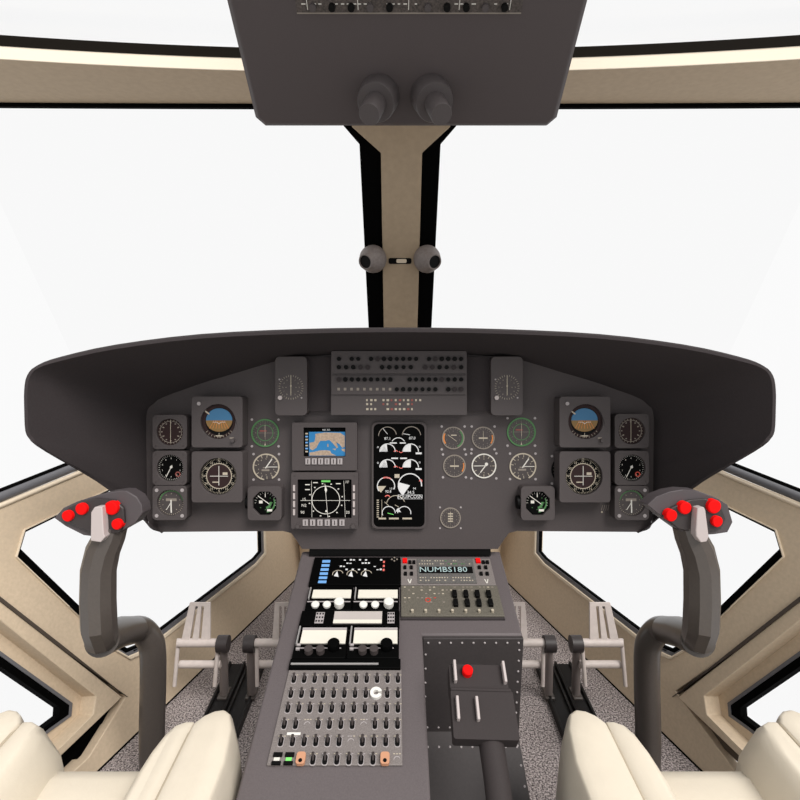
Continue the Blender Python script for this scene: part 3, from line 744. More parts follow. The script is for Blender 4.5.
for x0, x1, nm in ((275, 307, 'left'), (491, 523, 'right')):
    H = .038; s2 = (D-H)/D
    o = gauge_at('deviation_gauge', (x0+x1)/2, 386, H, 'tall grey gauge box with vertical needle, %s of the top knob panel' % nm, 'gauge', 'tall gauge boxes beside the knob panel')
    w = (x1-x0)/2*D/FL*s2; h = 29.5*D/FL*s2
    MB().prism(rrect(-w, w, -h, h, .010), 0, H).build('case', GREYD, o, bevel=.003)
    R = .029; m = MB().use(MARKC); marks(m, R, 30, .85, 1.0, .0007, H); blobs(m, R, 12, .65, .0019, H, chars='0123456'); m.use(MARKC); blobs(m, R, 4, .4, .0013, H)
    m.v = [v+Vector((0, -.003, 0)) for v in m.v]; m.build('dial_markings', None, o)
    MB().line(0, -R*.72, 0, R*.85, .0016, H+.001, H+.0016).ngon(0, 0, .002, H, H+.002, 10).build('needle', MARKC, o)
    MB().ngon(-w*.66, -h*.40, .0050, H-.001, H+.005, 16).build('knob', WHITEP, o, smooth=30)
    for a, b in ((-.72, .22), (.66, -.40)): MB().ngon(w*a, h*b, .002, H-.001, H+.001, 10).build('screw', SCREW, o)

# =================================================================== OVERHEAD PANEL
o0 = P(406, 125, 1.10); o1 = P(406, 0, .906); o1.x = o0.x
FO = frame(o0, X, o1-o0)
def ol(x, y, h=0): q_ = loc(FO, x, y, h); return (q_.x, q_.y)
OVT = .030
poly = [ol(266, 123.5, OVT), ol(259, 117.5, OVT), ol(231, 0, OVT)]
L_ = poly[2]; e_ = Vector(poly[2])-Vector(poly[1]); far = Vector(poly[2])+e_.normalized()*.25
pf = [poly[0], poly[1], tuple(far)]
pf = pf + [(-a, b) for a, b in pf[::-1]]
oh = thing('overhead_console', FO, 'dark grey overhead console hanging at top centre', 'overhead console')
big = offset(pf, .009)
MB().prism(big, 0, OVT-.008).prism(big, OVT-.008, OVT, poly2=pf).build('housing', OVER, oh, bevel=.002)
cb = MB().use(mat('breaker_plate', (.060, .048, .042), .6, noise=.6, nscale=300)); a_ = Vector(ol(297, 12, OVT)); b_ = Vector(ol(521, 12, OVT)); cb.box(a_.x, b_.x, a_.y, a_.y+.12, OVT-.001, OVT+.002)
cb.use(MARKD); cb.box(a_.x, b_.x, a_.y-.002, a_.y, OVT-.001, OVT+.0025)
cb.use(MARKW)
for k_ in range(5): cb.line(a_.x+.02+k_*.09, a_.y+.004, a_.x+.02+k_*.09, a_.y+.11, .0012, OVT+.002, OVT+.0024)
for k_ in range(38):
    x_ = a_.x+.01+k_*(b_.x-a_.x-.02)/38
    for yy in (.012, .022, .04):
        if random.random() < .6: cb.box(x_, x_+.004+.004*random.random(), a_.y+yy, a_.y+yy+.0016, OVT+.002, OVT+.0024)
cb.build('breaker_board', None, oh)
for k_ in range(11):
    x_ = a_.x+.03+k_*.034
    if k_ in (5,): continue
    MB().ngon(x_, a_.y+.009, .0062, OVT+.001, OVT+.010, 10).build('breaker_switch', BLACK if k_ % 3 else GREYD, oh)
for s, nm in ((-1, 'left'), (1, 'right')):
    c0 = FO @ Vector((*ol(405+s*25, 95, OVT), OVT-.002))
    M = Matrix.Translation(c0); d = (P(405.5+s*38, 118, (c0-EYE).dot(FW)-.075)-c0).normalized()
    M = Matrix.Translation(c0) @ d.to_track_quat('Z', 'Y').to_matrix().to_4x4()
    lo = thing('overhead_map_lamp', M, 'stubby grey overhead lamp knob on the %s of the pair' % nm, 'lamp', 'overhead lamp knobs')
    MB().lathe([(.038, -.02), (.040, .0), (.040, .012), (.038, .042), (.036, .045)], 36).build('collar', GREYD, lo, smooth=30)
    lo2 = MB().lathe([(.020, .040), (.021, .05), (.021, .100), (.0195, .103)], 28); lo2.v = [v+Vector((0, 0, 0)) for v in lo2.v]
    lo2.build('tip', GREYD, lo, smooth=30)
    # ball lamp on the post
    c1 = P(400+s*27, 259, 1.64); d = Vector((s*.55, -1, -.30)).normalized()
    M = Matrix.Translation(c1) @ d.to_track_quat('Z', 'Y').to_matrix().to_4x4()
    bo_ = thing('post_spot_lamp', M, 'grey ball spot lamp with dark mouth, %s side of centre post' % nm, 'lamp', 'ball lamps on the centre post')
    prof = [(.020, -.045)] + [(.045*math.cos(a), .045*math.sin(a)) for a in [math.radians(t) for t in range(-60, 41, 12)]] + [(.026, .046), (.024, .050), (.0205, .050), (.020, .030)]
    MB().lathe(prof, 28).build('ball_housing', mat('lamp_grey', (.16, .135, .125), .55, noise=.15, nscale=150), bo_, smooth=40)
    MB().lathe([(.021, .028), (.021, .046)], 20).build('lens', BLACK, bo_)
    back_ = loc(FWS, 400+s*22, 259); bp_ = FWS @ Vector((back_.x, back_.y, .012))
    a_m = M.inverted() @ bp_
    MB().rod((0, 0, -.03), a_m, .016).build('mount', BLACK, bo_, smooth=30)

# =================================================================== PEDESTAL
SL = .218; PY0, PZ0 = 1.128, .555
topz = lambda y: PZ0 + SL*(y-PY0)
FC = frame(Vector((0, PY0, PZ0)), X, Vector((0, 1, SL)))
def cl(x, y, h=0): q_ = loc(FC, x, y, h); return (q_.x, q_.y)
YF = 1.135; YB = .36
def side_prism(mb, prof, x0, x1):
    M = Matrix(((0, 0, 1, 0), (1, 0, 0, 0), (0, 1, 0, 0), (0, 0, 0, 1)))
    return mb.prism(prof, x0, x1, M=M)
ped = thing('centre_pedestal', (0, .75, 0), 'grey centre pedestal sloping down from the instrument panel', 'console')
inv = Matrix.Translation((0, -.75, 0))
def pb(mb, name, m, **kw):
    mb.v = [inv @ v for v in mb.v]; return mb.build(name, m, ped, **kw)
body = side_prism(MB(), [(YF, 0), (YF, topz(YF)), (YB, topz(YB)), (YB, 0)], -.240, .0445)
pb(body, 'main_body', PEDG, bevel=.004)
body = side_prism(MB(), [(YF, 0), (YF, topz(YF)-.0002), (.892, topz(.892)-.0002), (.892, 0)], .033, .245)
pb(body, 'side_body', PEDG, bevel=.004)
pb(MB().box(.046, .245, .884, .8925, .285, topz(.89)-.003), 'riveted_wall', RIVG, bevel=.001)
ZL = lambda y: .288 - .40*(.89-y)
body = side_prism(MB(), [(.886, 0), (.886, ZL(.886)), (.50, ZL(.50)), (.50, 0)], .035, .243)
pb(body, 'lower_step', RIVG, bevel=.002)
rv = []
for k_ in range(9): rv.append((.056+k_*.0224, .8835, topz(.89)-.012, 'w'))
for k_ in range(8): rv.append((.237, .8835, .475-k_*.024, 'w')); 
for k_ in range(6): rv.append((.051, .8835, .465-k_*.032, 'w'))
for k_ in range(6): rv.append((.056+k_*.023, .8835, .296, 'w'))
for k_ in range(9): rv.append((.056+k_*.0224, .858, ZL(.858), 'h'))
for k_ in range(10): rv.append((.237, .86-k_*.032, ZL(.86-k_*.032), 'h'))
rm1 = MB().lathe([(.0022, -.001), (.0022, .0006), (.0010, .0014)], 10); ro = None
for x_, y_, z_, t in rv:
    if ro is None: r_ = ro = rm1.build('rivet', SCREW, ped)
    else: r_ = ro.copy(); COL.objects.link(r_); r_.parent = ped
    R4 = Matrix.Rotation(PI/2, 4, 'X') if t == 'w' else Matrix.Rotation(math.atan(.4), 4, 'X')
    r_.matrix_basis = inv @ Matrix.Translation((x_, y_, z_)) @ R4
# -- devices laid in the pedestal top (frame FC)
def quadpoly(pts, h=0): return [cl(a, b, h) for a, b in pts]
# black avionics tray
o = thing('system_display', FC, 'black screen unit with blue and white readouts at top left of pedestal', 'screen')
H = .008
def box_c(mb, x0, x1, y0, y1, z0, z1, sk=0):
    """rectangle in pedestal coordinates measured at height z1; y0 is the upper image row"""
    a = cl(x0, y1, z1); b = cl(x1, y0, z1); c = cl(x1, y1, z1)
    return mb.box(a[0], c[0], a[1], b[1], z0, z1)
XL = cl(291, 660, H)[0]; XR = cl(400.5, 600, H)[0]
def yc(v, h=H): return cl(400, v, h)[1]
MB().box(XL, XR, yc(585), yc(557), 0, H).build('case', SCRB, o, bevel=.0015)
sc = MB().use(EB)
XX = lambda f: XL + (XR-XL)*f
for k_ in range(6): sc.box(XX(.10), XX(.19), yc(583.2-k_*4.1), yc(580.7-k_*4.1), H, H+.0005)
sc.use(EW)
for k_ in range(16):
    for rr_ in range(4):
        if random.random() < .42: x_ = XX(.24+.035*k_); yy = yc(560+rr_*3.2); sc.box(x_, x_+.005, yy-.002, yy+.003*random.random(), H, H+.0005)
for cx_ in (.30, .46, .62):
    sc.use(MARKC).arc(XX(cx_), yc(574), .011, .0125, .2, PI*1.1, H, H+.0005); sc.use(EW).prism([(XX(cx_)-.008, yc(576)), (XX(cx_)+.003, yc(577)), (XX(cx_)-.002, yc(571))], H, H+.0005)
sc.use(ER); [sc.box(XX(.80), XX(.82), yc(563+k_*4), yc(561+k_*4), H, H+.0005) for k_ in range(3)]
sc.build('screen_readout', None, o)
for a, b in ((.90, 559.5), (.93, 557.8), (.96, 559.5), (.93, 561)): MB().ngon(XX(a), yc(b), .0022, H-.001, H+.001, 8).build('button', MARKD, o)
def radio(f0, f1, yt, yb, label, wd, kn, black_knob=False):
    o = thing('radio_unit', FC, label, 'radio', 'radio units on the pedestal'); H = .012
    x0, x1 = XX(f0)+.001, XX(f1)-.001; y0, y1 = cl(400, yb, H)[1], cl(400, yt, H)[1]
    MB().box(x0, x1, y0, y1, 0, H).build('case', SCRB, o, bevel=.0015)
    w0, w1 = cl(400, wd[1], H+.003)[1], cl(400, wd[0], H+.003)[1]
    MB().box(x0+.010, x1-.003, w0, w1, H-.001, H+.003).build('display_window', IVORY, o, bevel=.0008)
    MB().box(x0+.003, x0+.0055, w0-.004, w1+.004, H-.001, H+.006).build('pull_handle', STEEL, o)
    if not black_knob:
        for f_, r_, hh in kn:
            MB().lathe([(r_*.8, H-.001), (r_, H+.003), (r_, H+hh), (r_*.8, H+hh+.002)], 20).build('knob', WHITE, o, smooth=40, M=Matrix.Translation((x0+(x1-x0)*f_, cl(400, 604, H+.006)[1], 0)))
        MB().box(x0+.002, x1-.003, cl(400, 602.3, H)[1], cl(400, 601.4, H)[1], H-.001, H+.001).build('trim_strip', SCREW, o)
    else:
        MB().box(x0+.010, x1-.003, w1-.004, w1+.001, H+.002, H+.0045).build('window_lip', SCREW, o)
        MB().lathe([(.0115, H-.001), (.0115, H+.012), (.010, H+.014)], 22).build('knob', SCRB, o, smooth=40, M=Matrix.Translation((x0+(x1-x0)*.76, cl(400, 645, H+.006)[1], 0)))
        MB().box(x0+.004, x1-.01, cl(400, 648.7, H)[1], cl(400, 648, H)[1], H-.001, H+.0012).build('trim_strip', SCREW, o)
        for k_ in range(2): MB().box(x0+.005, x0+.012, cl(400, 646.5+4*k_, H)[1], cl(400, 644.5+4*k_, H)[1], H-.001, H+.003).build('button', SCREW, o)
        for f_ in (.30, .52): MB().ngon(x0+(x1-x0)*f_, cl(400, 652, H)[1], .008, H-.001, H+.010, 18).build('selector', DIALG, o)
    return o
radio(.02, .50, 586, 610, 'black radio with white window and three white knobs, upper left of the four', (589.5, 597.5), ((.22, .0085, .006), (.47, .0085, .006), (.74, .0105, .014)))
radio(.50, .99, 586, 610, 'black radio with white window and three white knobs, upper right of the four', (589.5, 597.5), ((.24, .0085, .006), (.49, .0085, .006), (.78, .0105, .014)))
radio(0, .50, 626.5, 658, 'black radio with large white window and black knob, lower left of the four', (628.5, 643), (), True)
radio(.50, .99, 626.5, 658, 'black radio with large white window and black knob, lower right of the four', (628.5, 643), (), True)
o = thing('transponder_unit', FC, 'black unit with long pale display and two keypads between the radio rows', 'radio'); H = .010
yc2 = lambda v: cl(400, v, H)[1]
MB().box(XX(0), XX(.99), yc2(626), yc2(610.5), 0, H).build('case', SCRB, o, bevel=.001)
MB().box(XX(.335), XX(.815), yc2(624), yc2(612), H-.001, H+.002).build('display_window', mat('pale_display', (.42, .38, .36), .5), o)
MB().box(XX(.335), XX(.815), yc2(624), yc2(620.5), H+.0015, H+.0028).build('window_lip', IVORY, o)
for f0, f1 in ((.15, .235), (.87, .94)):
    k_ = MB().use(SCREW).box(XX(f0), XX(f1), yc2(623.5), yc2(612.5), H-.001, H+.001)
    k_.use(BLACK)
    for i in range(3):
        for j in range(3): a = XX(f0)+(XX(f1)-XX(f0))*(i+.5)/3; b = yc2(614.2+j*3.6); k_.box(a-.0014, a+.0014, b-.0018, b+.0018, H+.001, H+.0022)
    k_.build('keypad', None, o)
o = thing('tray_rail', FC, 'thin silver and black rail below the lower radios', 'rail')
MB().box(XX(-.005), XX(1.0), cl(400, 668, .01)[1], cl(400, 658.5, .01)[1], 0, .010).build('rail_body', SCRB, o, bevel=.001)
MB().box(XX(.01), XX(.80), cl(400, 665, .01)[1], cl(400, 663.3, .01)[1], .009, .0115).build('silver_strip', STEEL, o)
# switch board
H = .004
o = thing('switch_board', FC, 'light grey board with six rows of toggle switches on lower pedestal', 'switch panel')
MB().prism([cl(289, 669, H), cl(266.5, 765, H), cl(402.5, 765, H), cl(401.5, 669, H)], 0, H).build('board', PLATE2, o, bevel=.001)
rows = [(679.6, 294, 398), (694.4, 291, 398), (709, 288, 398), (725, 284.4, 397.6), (742, 281, 397.4), (760, 277, 397)]
outl = {(3, 2), (3, 7), (4, 6), (5, 10)}
leg = MB().use(MARKC)
for r_, (yy, xa, xb) in enumerate(rows):
    x0, y0 = cl(xa, yy, H); x1, _ = cl(xb, yy, H)
    for k_ in range(11):
        x_ = x0+(x1-x0)*k_/10
        for j in range(3): leg.use(MARKC if random.random() < .5 else SCREW).box(x_-.006+j*.0045, x_-.003+j*.0045, y0+.0085, y0+.0098, H, H+.0005)
        if (r_, k_) == (1, 8):
            kb = MB().arc(x_-.001, y0, .0045, .0105, .3, 2*PI-.3, H, H+.006); kb.build('ring_switch', WHITE, o, bevel=.001); continue
        if (r_, k_) in outl:
            MB().arc(x_, y0, .0045, .0056, .4, PI-.1, H, H+.0008, 6).build('blank_cover', SCREW, o); continue
        if r_ == 5 and k_ in (0, 1):
            b = MB().use(BLACK).box(x_-.007, x_+.007, y0-.008, y0-.003, H, H+.003).box(x_-.007, x_+.007, y0+.004, y0+.010, H, H+.003).use(MARKW if k_ == 0 else EG).box(x_-.005, x_+.004, y0-.002, y0+.003, H, H+.0015)
            b.build('warning_light', None, o); continue
        if r_ == 5 and k_ in (2, 9):
            b = MB().use(ORANGE).prism(rrect(x_-.007, x_+.007, y0-.009, y0+.009, .004), H, H+.006); b.use(BLACK).ngon(x_, y0-.004, .003, H+.006, H+.0066, 10)
            b.build('guarded_switch', None, o); continue
        b = MB().use(SCREW).prism(rrect(x_-.0048, x_+.0048, y0-.0085, y0+.0085, .0038), H-.001, H+.0006)
        b.use(BLACK).prism(rrect(x_-.0038, x_+.0038, y0-.0072, y0+.0072, .0034), H, H+.0018)
        b.use(DIALG); b.rod((x_, y0-.001, H), (x_, y0+.0045, H+.011), .0016, .0024, 8)
        b.build('toggle_switch', None, o)
b_ = cl(287, 734, H); leg.use(WHITE).box(b_[0], b_[0]+.022, b_[1]-.002, b_[1]+.002, H, H+.001)
leg.build('legend_markings', None, o)
# right hand units
H = .006
o = thing('audio_panel', FC, 'grey radio panel with red squares and pale digit readout at top right of pedestal', 'radio')
x0, y0 = cl(400.8, 585, H); x1, _ = cl(499, 585, H); _, y1 = cl(450, 558.5, H)
x0 = XR+.001; x1 = cl(496, 584, H)[0]
MB().box(x0, x1, y0, y1, 0, H).build('plate', PLATE2, o, bevel=.001)
MB().box(x0+(x1-x0)*.18, x0+(x1-x0)*.80, y0+.004, y1-.003, H-.001, H+.002).build('inner_plate', mat('panel_speckle', (.10, .095, .09), .6, noise=.5, nscale=700), o)
w = x1-x0; h = y1-y0
m = MB()
for rr_ in (.12, .22, .74, .86):
    for k_ in range(20):
        if random.random() < .7: m.use(MARKG if rr_ > .7 and k_ > 9 and random.random() < .5 else MARKC); m.box(x0+w*(.20+k_*.029), x0+w*(.20+k_*.029)+.002+.002*random.random(), y0+h*rr_, y0+h*rr_+.003, H+.002, H+.0025)
m.use(BLACK).box(x0+w*.20, x0+w*.78, y0+h*.40, y0+h*.64, H+.002, H+.003)
m.use(mat('led_pale', (.30, .40, .40), .5, emit=.2)); m.text('NUMBS180', x0+w*.46, y0+h*.52, h*.27, H+.003, H+.0035, 1.0); m.build('readout', None, o)
for sx in (.015, .83):
    MB().box(x0+w*(sx+.005), x0+w*(sx+.055), y0+h*.80, y0+h*.97, H-.001, H+.004).build('red_button', RED, o)
    for a, b in ((.085, .82), (.13, .82), (.03, .62), (.10, .62), (.035, .38), (.10, .38)): MB().box(x0+w*(sx+a-.016), x0+w*(sx+a+.016), y0+h*(b-.05), y0+h*(b+.06), H-.001, H+.004).build('button', BLACK, o)
    MB().line(x0+w*(sx+.06), y0+h*.2, x0+w*(sx+.075), y0+h*.06, .002, H, H+.001).line(x0+w*(sx+.095), y0+h*.2, x0+w*(sx+.08), y0+h*.06, .002, H, H+.001).build('mark', MARKW, o)
o = thing('rocker_panel', FC, 'olive grey panel with two rows of black rocker switches below the digit readout', 'switch panel')
y1 = y0-.001; _, y0 = cl(450, 616, H); x1 = cl(504.5, 615, H)[0]; w = x1-x0; h = y1-y0
MB().box(x0, x1, y0, y1, 0, H).build('plate', PLATEG, o, bevel=.001)
MB().box(x0, x1, y0-.006, y0-.0005, 0, .003).build('lower_lip', GREYB, o)
for r_ in (.27, .56):
    for k_ in range(4): MB().box(x0+w*(.52+k_*.115), x0+w*(.565+k_*.115), y0+h*r_, y0+h*(r_+.20), H-.001, H+.008).build('rocker_switch', BLACK, o, bevel=.001)
for k_ in range(7): MB().ngon(x0+w*(.11+k_*.13), y0+h*.12, .0030, H-.001, H+.006, 10).build('stud', MARKC, o)
m = MB()
for rr_ in (.42, .56, .70, .82, .92):
    for k_ in range(22):
        if rr_ < .8 and k_ > 10 : continue
        if random.random() < .55: m.use(random.choice((MARKC, MARKD, MARKD, MARKR if rr_ < .8 else MARKD))); m.box(x0+w*(.03+k_*.043), x0+w*(.03+k_*.043)+.0045, y0+h*rr_, y0+h*rr_+.0025, H, H+.0005)
m.use(MARKR).arc(x0+w*.27, y0+h*.50, .004, .006, 0, 2*PI, H, H+.001); m.build('legend_markings', None, o)

# -- control head on stalk
CTRL = mat('control_box_grey', (.034, .028, .028), .75, noise=.06, nscale=400, spec=.2)
hd = P(482.5, 702, .80)
FH = frame(hd, Vector((1, 0, -.03)), Vector((0, .90, .42)))
hn = FH.col[2].to_3d()
o = thing('auxiliary_control_grip', FH, 'dark grey control box on a stalk with red button and pale bars beside pedestal', 'control lever')
qs = .80/FL
MB().prism(rrect(-.050, .051, -.053, .018, .004), -.026, 0).build('lower_block', CTRL, o, bevel=.002)
MB().prism(rrect(-.050, .046, .018, .060, .004), -.034, -.002).build('upper_block', CTRL, o, bevel=.002)
MB().box(-.050, .049, .016, .021, -.03, .002).build('ridge', CTRL, o, bevel=.0015)
for x_, y_ in ((-.041, .045), (.041, .045), (-.041, -.012), (-.010, -.012)):
    MB().box(x_-.0022, x_+.0022, y_-.017, y_+.017, -.004, .010).build('pale_bar', WHITEP, o, bevel=.001)
MB().lathe([(.0088, -.004), (.0088, .008), (.0075, .010)], 24).build('red_button', RED, o, smooth=30, M=Matrix.Translation((-.020, .046, 0)))
i_ = FH.inverted()
st = MB().tube([Vector((.010, -.046, -.022)), i_ @ (FH @ Vector((.014, -.070, -.030)) + Vector((0, -.02, -.015))), i_ @ Vector((.150, .50, .335)), i_ @ Vector((.152, .46, .30))], .0195, 24)
st.build('stalk', CTRL, o, smooth=40)

# =================================================================== FLOOR TRACKS AND PEDALS
for s, nm in ((-1, 'left'), (1, 'right')):
    for a, b, w_ in ((.497, .550, 'outer'), (.436, .489, 'inner')):
        o = thing('pedal_track', (s*(a+b)/2, .9, 0), 'black floor track, %s of the pair on the %s side' % (w_, nm), 'floor track', 'black floor tracks')
        hw = (b-a)/2
        MB().box(-hw, hw, -.5, .525, 0, .012).build('track_base', RAILB, o)
        for e in (-1, 1): MB().box(e*hw-(.007 if e > 0 else 0), e*hw+(.007 if e < 0 else 0), -.5, .525, .011, .022).build('track_lip', RAILB, o, bevel=.001)
    for outer_ in (True, False):
        sg = s if outer_ else -s
        xh = s*(.495 if outer_ else .420)
        xb = s*(.522 if outer_ else .440)
        o = thing('rudder_pedal', (xb, 1.30, .012), 'pale slotted foot pedal with grey lever, %s of the %s pair' % ('outer' if outer_ else 'inner', nm), 'pedal', 'rudder pedals')
        iv = Matrix.Translation((-xb, -1.30, -.012))
        def bb(mb, name, m, **kw): mb.v = [iv @ v for v in mb.v]; return mb.build(name, m, o, **kw)
        hd_ = Vector((xh, 1.25, .215))
        bb(MB().tube([(xb, 1.295, .012), Vector((xb*.55+xh*.45, 1.275, .11)), hd_], [.013, .012, .010], 14), 'lever', mat('lever_metal', (.20, .17, .16), .45) if 'lever_metal' not in MATS else MATS['lever_metal'], smooth=40)
        bb(MB().rod(hd_-X*.016, hd_+X*.014, .023, n=24), 'pivot_drum', GRIPD, smooth=30)
        bb(MB().box(xb-.014, xb+.014, 1.272, 1.318, .0115, .020), 'foot', STICK, bevel=.002)
        xe = xh+sg*.128; yb_ = 1.25
        t1, t2 = .218, .150
        bb(MB().rod((xh+sg*.012, yb_, t1), (xe, yb_, t1), .0115), 'cross_bar', PALE, smooth=30)
        bb(MB().rod((xh+sg*.012, yb_, t2), (xe, yb_, t2), .0105), 'cross_bar', PALE, smooth=30)
        for xx_ in (xh+sg*.016, xe):
            bb(MB().rod((xx_, yb_+.006, t1+.008), (xx_+sg*.006, yb_-.03, .105), .0055), 'side_bar', PALE, smooth=30)
        x0, x1 = (xh+sg*.036, xh+sg*.118) if outer_ else (xh+sg*.062, xh+sg*.126)
        u0, u1 = (xh+sg*.042, xh+sg*.100) if outer_ else (xh+sg*.066, xh+sg*.112)
        pl = MB()
        hh = .105; out_ = [(x0, 0), (x1, 0), (u1, hh), (u0, hh)]
        holes = []
        for f_ in (.36, .66):
            a0 = x0+(x1-x0)*f_; b0 = u0+(u1-u0)*(f_+.0)
            holes.append([(a0-.0035, .008), (a0+.0035, .008), (b0+.0035, hh*.90), (b0-.0035, hh*.90)])
        Mp = Matrix.Translation((0, yb_, t1+.004)) @ Matrix.Rotation(PI/2-.35, 4, 'X')
        pl.prism(out_, -.004, .004, holes=holes, M=Mp)
        bb(pl, 'foot_plate', PALE, bevel=.001)

# =================================================================== CYCLIC STICKS
def mir(v): return Vector((-v.x, v.y, v.z))
def smoothpath(pts, k=6):
    out = []; n_ = len(pts)
    for i in range(n_-1):
        p0, p1, p2, p3 = pts[max(i-1, 0)], pts[i], pts[i+1], pts[min(i+2, n_-1)]
        for j in range(k):
            t = j/k; out.append(.5*((2*p1)+(p2-p0)*t+(2*p0-5*p1+4*p2-p3)*t*t+(3*p1-p0-3*p2+p3)*t**3))
    return out+[pts[-1]]
for s, nm in ((-1, 'left'), (1, 'right')):
    mm = (lambda v: v) if s < 0 else mir
    base = Vector((-.592, 1.0, 0))
    o = thing('control_stick', mm(base), 'dark grey crooked control stick with red-buttoned grip in front of the %s seat' % nm, 'control stick', 'control sticks')
    iv = Matrix.Translation(-mm(base))
    def bb(mb, name, m, **kw): mb.v = [iv @ mm(v) for v in mb.v]; return mb.build(name, m, o, **kw)
    low = [base, P(152, 735, 1.19), P(153, 690, 1.18), P(153, 655, 1.17), P(150, 640, 1.165), P(141, 630, 1.15), P(130, 630, 1.11)]
    bb(MB().tube(smoothpath(low), .0285, 24), 'lower_tube', STICK, smooth=50)
    bb(MB().lathe([(.055, 0), (.055, .008), (.040, .02), (.030, .03)], 28, M=Matrix.Translation(base)), 'floor_boot', GRIPD, smooth=50)
    elb = [P(134, 630, 1.12), P(120, 632, 1.04), P(108, 637, .97), P(102, 640, .94)]
    bb(MB().tube(elb, [.029, .0305, .031, .0305], 24), 'elbow', STICK, smooth=50)
    up_ = [P(108, 640, .965), P(101.5, 638, .935), P(99, 626, .92), P(98, 600, .92), P(98.5, 570, .92), P(103, 550, .92), P(110, 535, .92), P(113, 525, .92)]
    bb(MB().tube(up_, [.022, .029, .0305, .0305, .030, .029, .0265, .025], 10), 'upper_tube', STICK, smooth=28)
    # grip head
    gd = .90
    FG = frame(P(104, 514, gd), X, UP)
    gl = lambda x_, y_, h=0: tuple(loc(FG, x_, y_, h))[:2]
    body = [(60,516),(69,506),(82,500),(94,496),(112,491),(125,489),(132,489.5),(141,495),(146,503),(147,511),(140,521),(124,530),(120,534),(106,535),(89,533),(71,524)]
    if s > 0: body = [(157,503),(148,495),(135,490),(123,488),(108,489),(89,496),(78,503),(73,520),(78,530),(91,532),(108,533),(124,529),(138,519)][::-1]
    face = [(60.5,516),(69,507),(82,501.5),(96,498),(116,500),(124,508),(125,522),(120,533),(106,534),(89,532),(71,523.5)]
    if s > 0: face = [(138,516),(128,507),(112,500),(95,498.5),(80,504),(74.5,519),(79.5,529),(92,531.5),(108,532.5),(122,529)][::-1]
    M_ = FG
    mb = MB().prism([gl(*p, -.02) for p in body], -.036, -.004); mb.v = [M_ @ v for v in mb.v]
    gb = bb(mb, 'grip_body', GRIPM, bevel=.006, seg=3)
    mb = MB().prism([gl(*p) for p in offset(face, 0)], -.02, .002); mb.v = [M_ @ v for v in mb.v]
    bb(mb, 'grip_face', GRIPD, bevel=.002).parent = gb
    bx_ = [(67, 516, 5.6), (81, 509, 6), (111, 508, 7), (116.5, 524.3, 5.4)] if s < 0 else [(69, 517, 5.6), (81.5, 509.5, 6.2), (113.5, 509, 6.4), (128, 516, 6.4)]
    if s > 0: bx_ = [(128.5, 515.5, 6), (114.5, 508, 6.3), (85.5, 506.5, 7), (82.5, 521.5, 5.6)]
    for a, b, r in bx_:
        x_, y_ = gl(a, b, .008); r *= (gd-.008)/FL
        mb = MB().lathe([(r, -.004), (r, .007), (r*.85, .0085)], 28, M=M_ @ Matrix.Translation((x_, y_, 0)) @ Euler((.10, -.10, 0)).to_matrix().to_4x4())
        bb(mb, 'red_button', RED, smooth=30).parent = gb
    tp = [(94.5,507),(102,506.5),(103.5,534),(105,537),(100.5,542.5),(90.5,541),(91,512)] if s < 0 else [(82,507),(90,508),(91.5,512),(93,541),(86,543),(81,539),(82,530)]
    if s > 0: tp = [(102.5,508),(96,507),(94.5,510),(91,537),(93,541.5),(99.5,542.5),(104,536),(104,530)]
    mb = MB().prism([gl(a, b, .018) for a, b in tp], .0, .018); mb.v = [M_ @ v for v in mb.v]
    bb(mb, 'pale_trigger', WHITEP, bevel=.0015).parent = gb

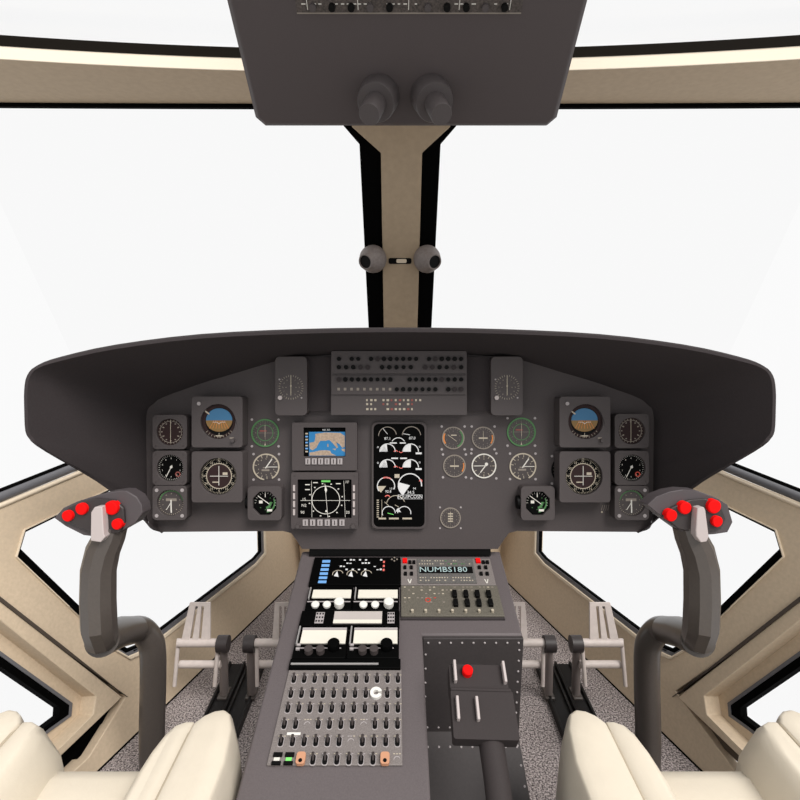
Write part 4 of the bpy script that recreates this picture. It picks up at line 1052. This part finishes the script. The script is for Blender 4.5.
# =================================================================== SEATS
def seat(s, nm):
    cx = -.469
    mm = (lambda v: v) if s < 0 else mir
    base = Vector((cx, .45, 0))
    o = thing('pilot_seat', mm(base), 'cream leather seat with split thigh bolsters at lower %s of the cockpit' % nm, 'seat', 'cream leather pilot seats')
    iv = Matrix.Translation(-mm(base))
    def bb(mb, name, m, **kw): mb.v = [iv @ mm(v) for v in mb.v]; return mb.build(name, m, o, **kw)
    bb(MB().box(cx-.13, cx+.13, .22, .56, 0, .30), 'seat_base', GRIPD, bevel=.01)
    # centre cushion: rounded front edge
    prof = [(.14, .26), (.14, .432), (.60, .429), (.650, .428), (.672, .419), (.680, .408), (.680, .28), (.67, .26)]
    c = side_prism(MB(), prof, cx-.11, cx+.11)
    bb(c, 'seat_cushion', LEATH, bevel=.006, seg=3)
    for e in (-1, 1):
        inn = [(.060, .14), (.060, .62), (.066, .67), (.078, .70), (.10, .712), (.125, .712), (.138, .705), (.139, .14)]
        inn2 = [(.095, .14), (.095, .60), (.097, .64), (.103, .67), (.112, .688), (.125, .695), (.138, .695), (.139, .14)]
        out_ = [(.139, .14), (.139, .70), (.150, .718), (.165, .728), (.182, .732), (.199, .722), (.213, .69), (.222, .62), (.224, .14)]
        out2 = [(.139, .14), (.139, .69), (.150, .705), (.163, .714), (.178, .717), (.190, .708), (.202, .68), (.212, .62), (.214, .14)]
        for nm2, pl, p2, zt, bv in (('inner_bolster', inn, inn2, .495, .010), ('outer_bolster', out_, out2, .498, .010)):
            mb = MB().prism([(cx+e*a, b) for a, b in pl], .24, .43, poly2=[(cx+e*a, b) for a, b in [(u[0]*.75+v[0]*.25, u[1]*.8+v[1]*.2) for u, v in zip(pl, p2)]])
            k0 = len(mb.v)//2
            mid = [(u[0]*.75+v[0]*.25, u[1]*.8+v[1]*.2) for u, v in zip(pl, p2)]
            mb = MB(); n_ = len(pl); lv = []
            def ring(q, z): lv.extend([Vector((cx+e*a, b, z)) for a, b in q])
            ring(pl, .24); ring(mid, .425); ring([(u[0]*.3+v[0]*.7, u[1]*.3+v[1]*.7) for u, v in zip(pl, p2)], zt-.020)
            ring(p2, zt-.005); ctr = (sum(a for a, b in p2[1:-1])/(n_-2), .60)
            ring([(a+(ctr[0]-a)*.35, b+(min(b, .60)-b)*.25) for a, b in p2], zt)
            fs = [tuple(range(n_))] + [tuple(range(4*n_, 5*n_))]
            for L in range(4):
                for i in range(n_): fs.append((L*n_+i, L*n_+(i+1) % n_, (L+1)*n_+(i+1) % n_, (L+1)*n_+i))
            mb.add(lv, fs)
            ob = bb(mb, nm2, LEATH, bevel=bv, seg=4, smooth=80)
            if nm2 == 'inner_bolster':
                bb(MB().tube([(cx+e*.139, .705, .27), (cx+e*.139, .703, .43), (cx+e*.139, .694, .482), (cx+e*.139, .67, .4905), (cx+e*.139, .14, .4905)], .0022, 8), 'seam_piping', PIPING, smooth=60).parent = ob
    return o
seat(-1, 'left'); seat(1, 'right')

# =================================================================== LIGHT, WORLD, CAMERA
w = bpy.data.worlds.new('sky'); SC.world = w; w.use_nodes = True
nt = w.node_tree; bg = nt.nodes['Background']
bg.inputs['Color'].default_value = (1, 1, 1, 1); bg.inputs['Strength'].default_value = .96
sn = bpy.data.lights.new('sun', 'SUN'); sn.energy = 3.6; sn.angle = math.radians(30); sn.color = (1, .965, .93)
so = bpy.data.objects.new('sun', sn); COL.objects.link(so)
dirv = Vector((.58, -.66, 1.15)).normalized()
so.rotation_euler = dirv.to_track_quat('Z', 'Y').to_euler()
cam = bpy.data.cameras.new('camera'); cam.sensor_width = 36; cam.lens = 36*FL/800; cam.clip_start = .02
co = bpy.data.objects.new('camera', cam); COL.objects.link(co)
co.location = EYE; co.rotation_euler = (PI/2-PITCH, 0, 0)
SC.camera = co
SC.view_settings.view_transform = 'Standard'; SC.view_settings.look = 'None'
SC.view_settings.exposure = 0; SC.view_settings.gamma = 1
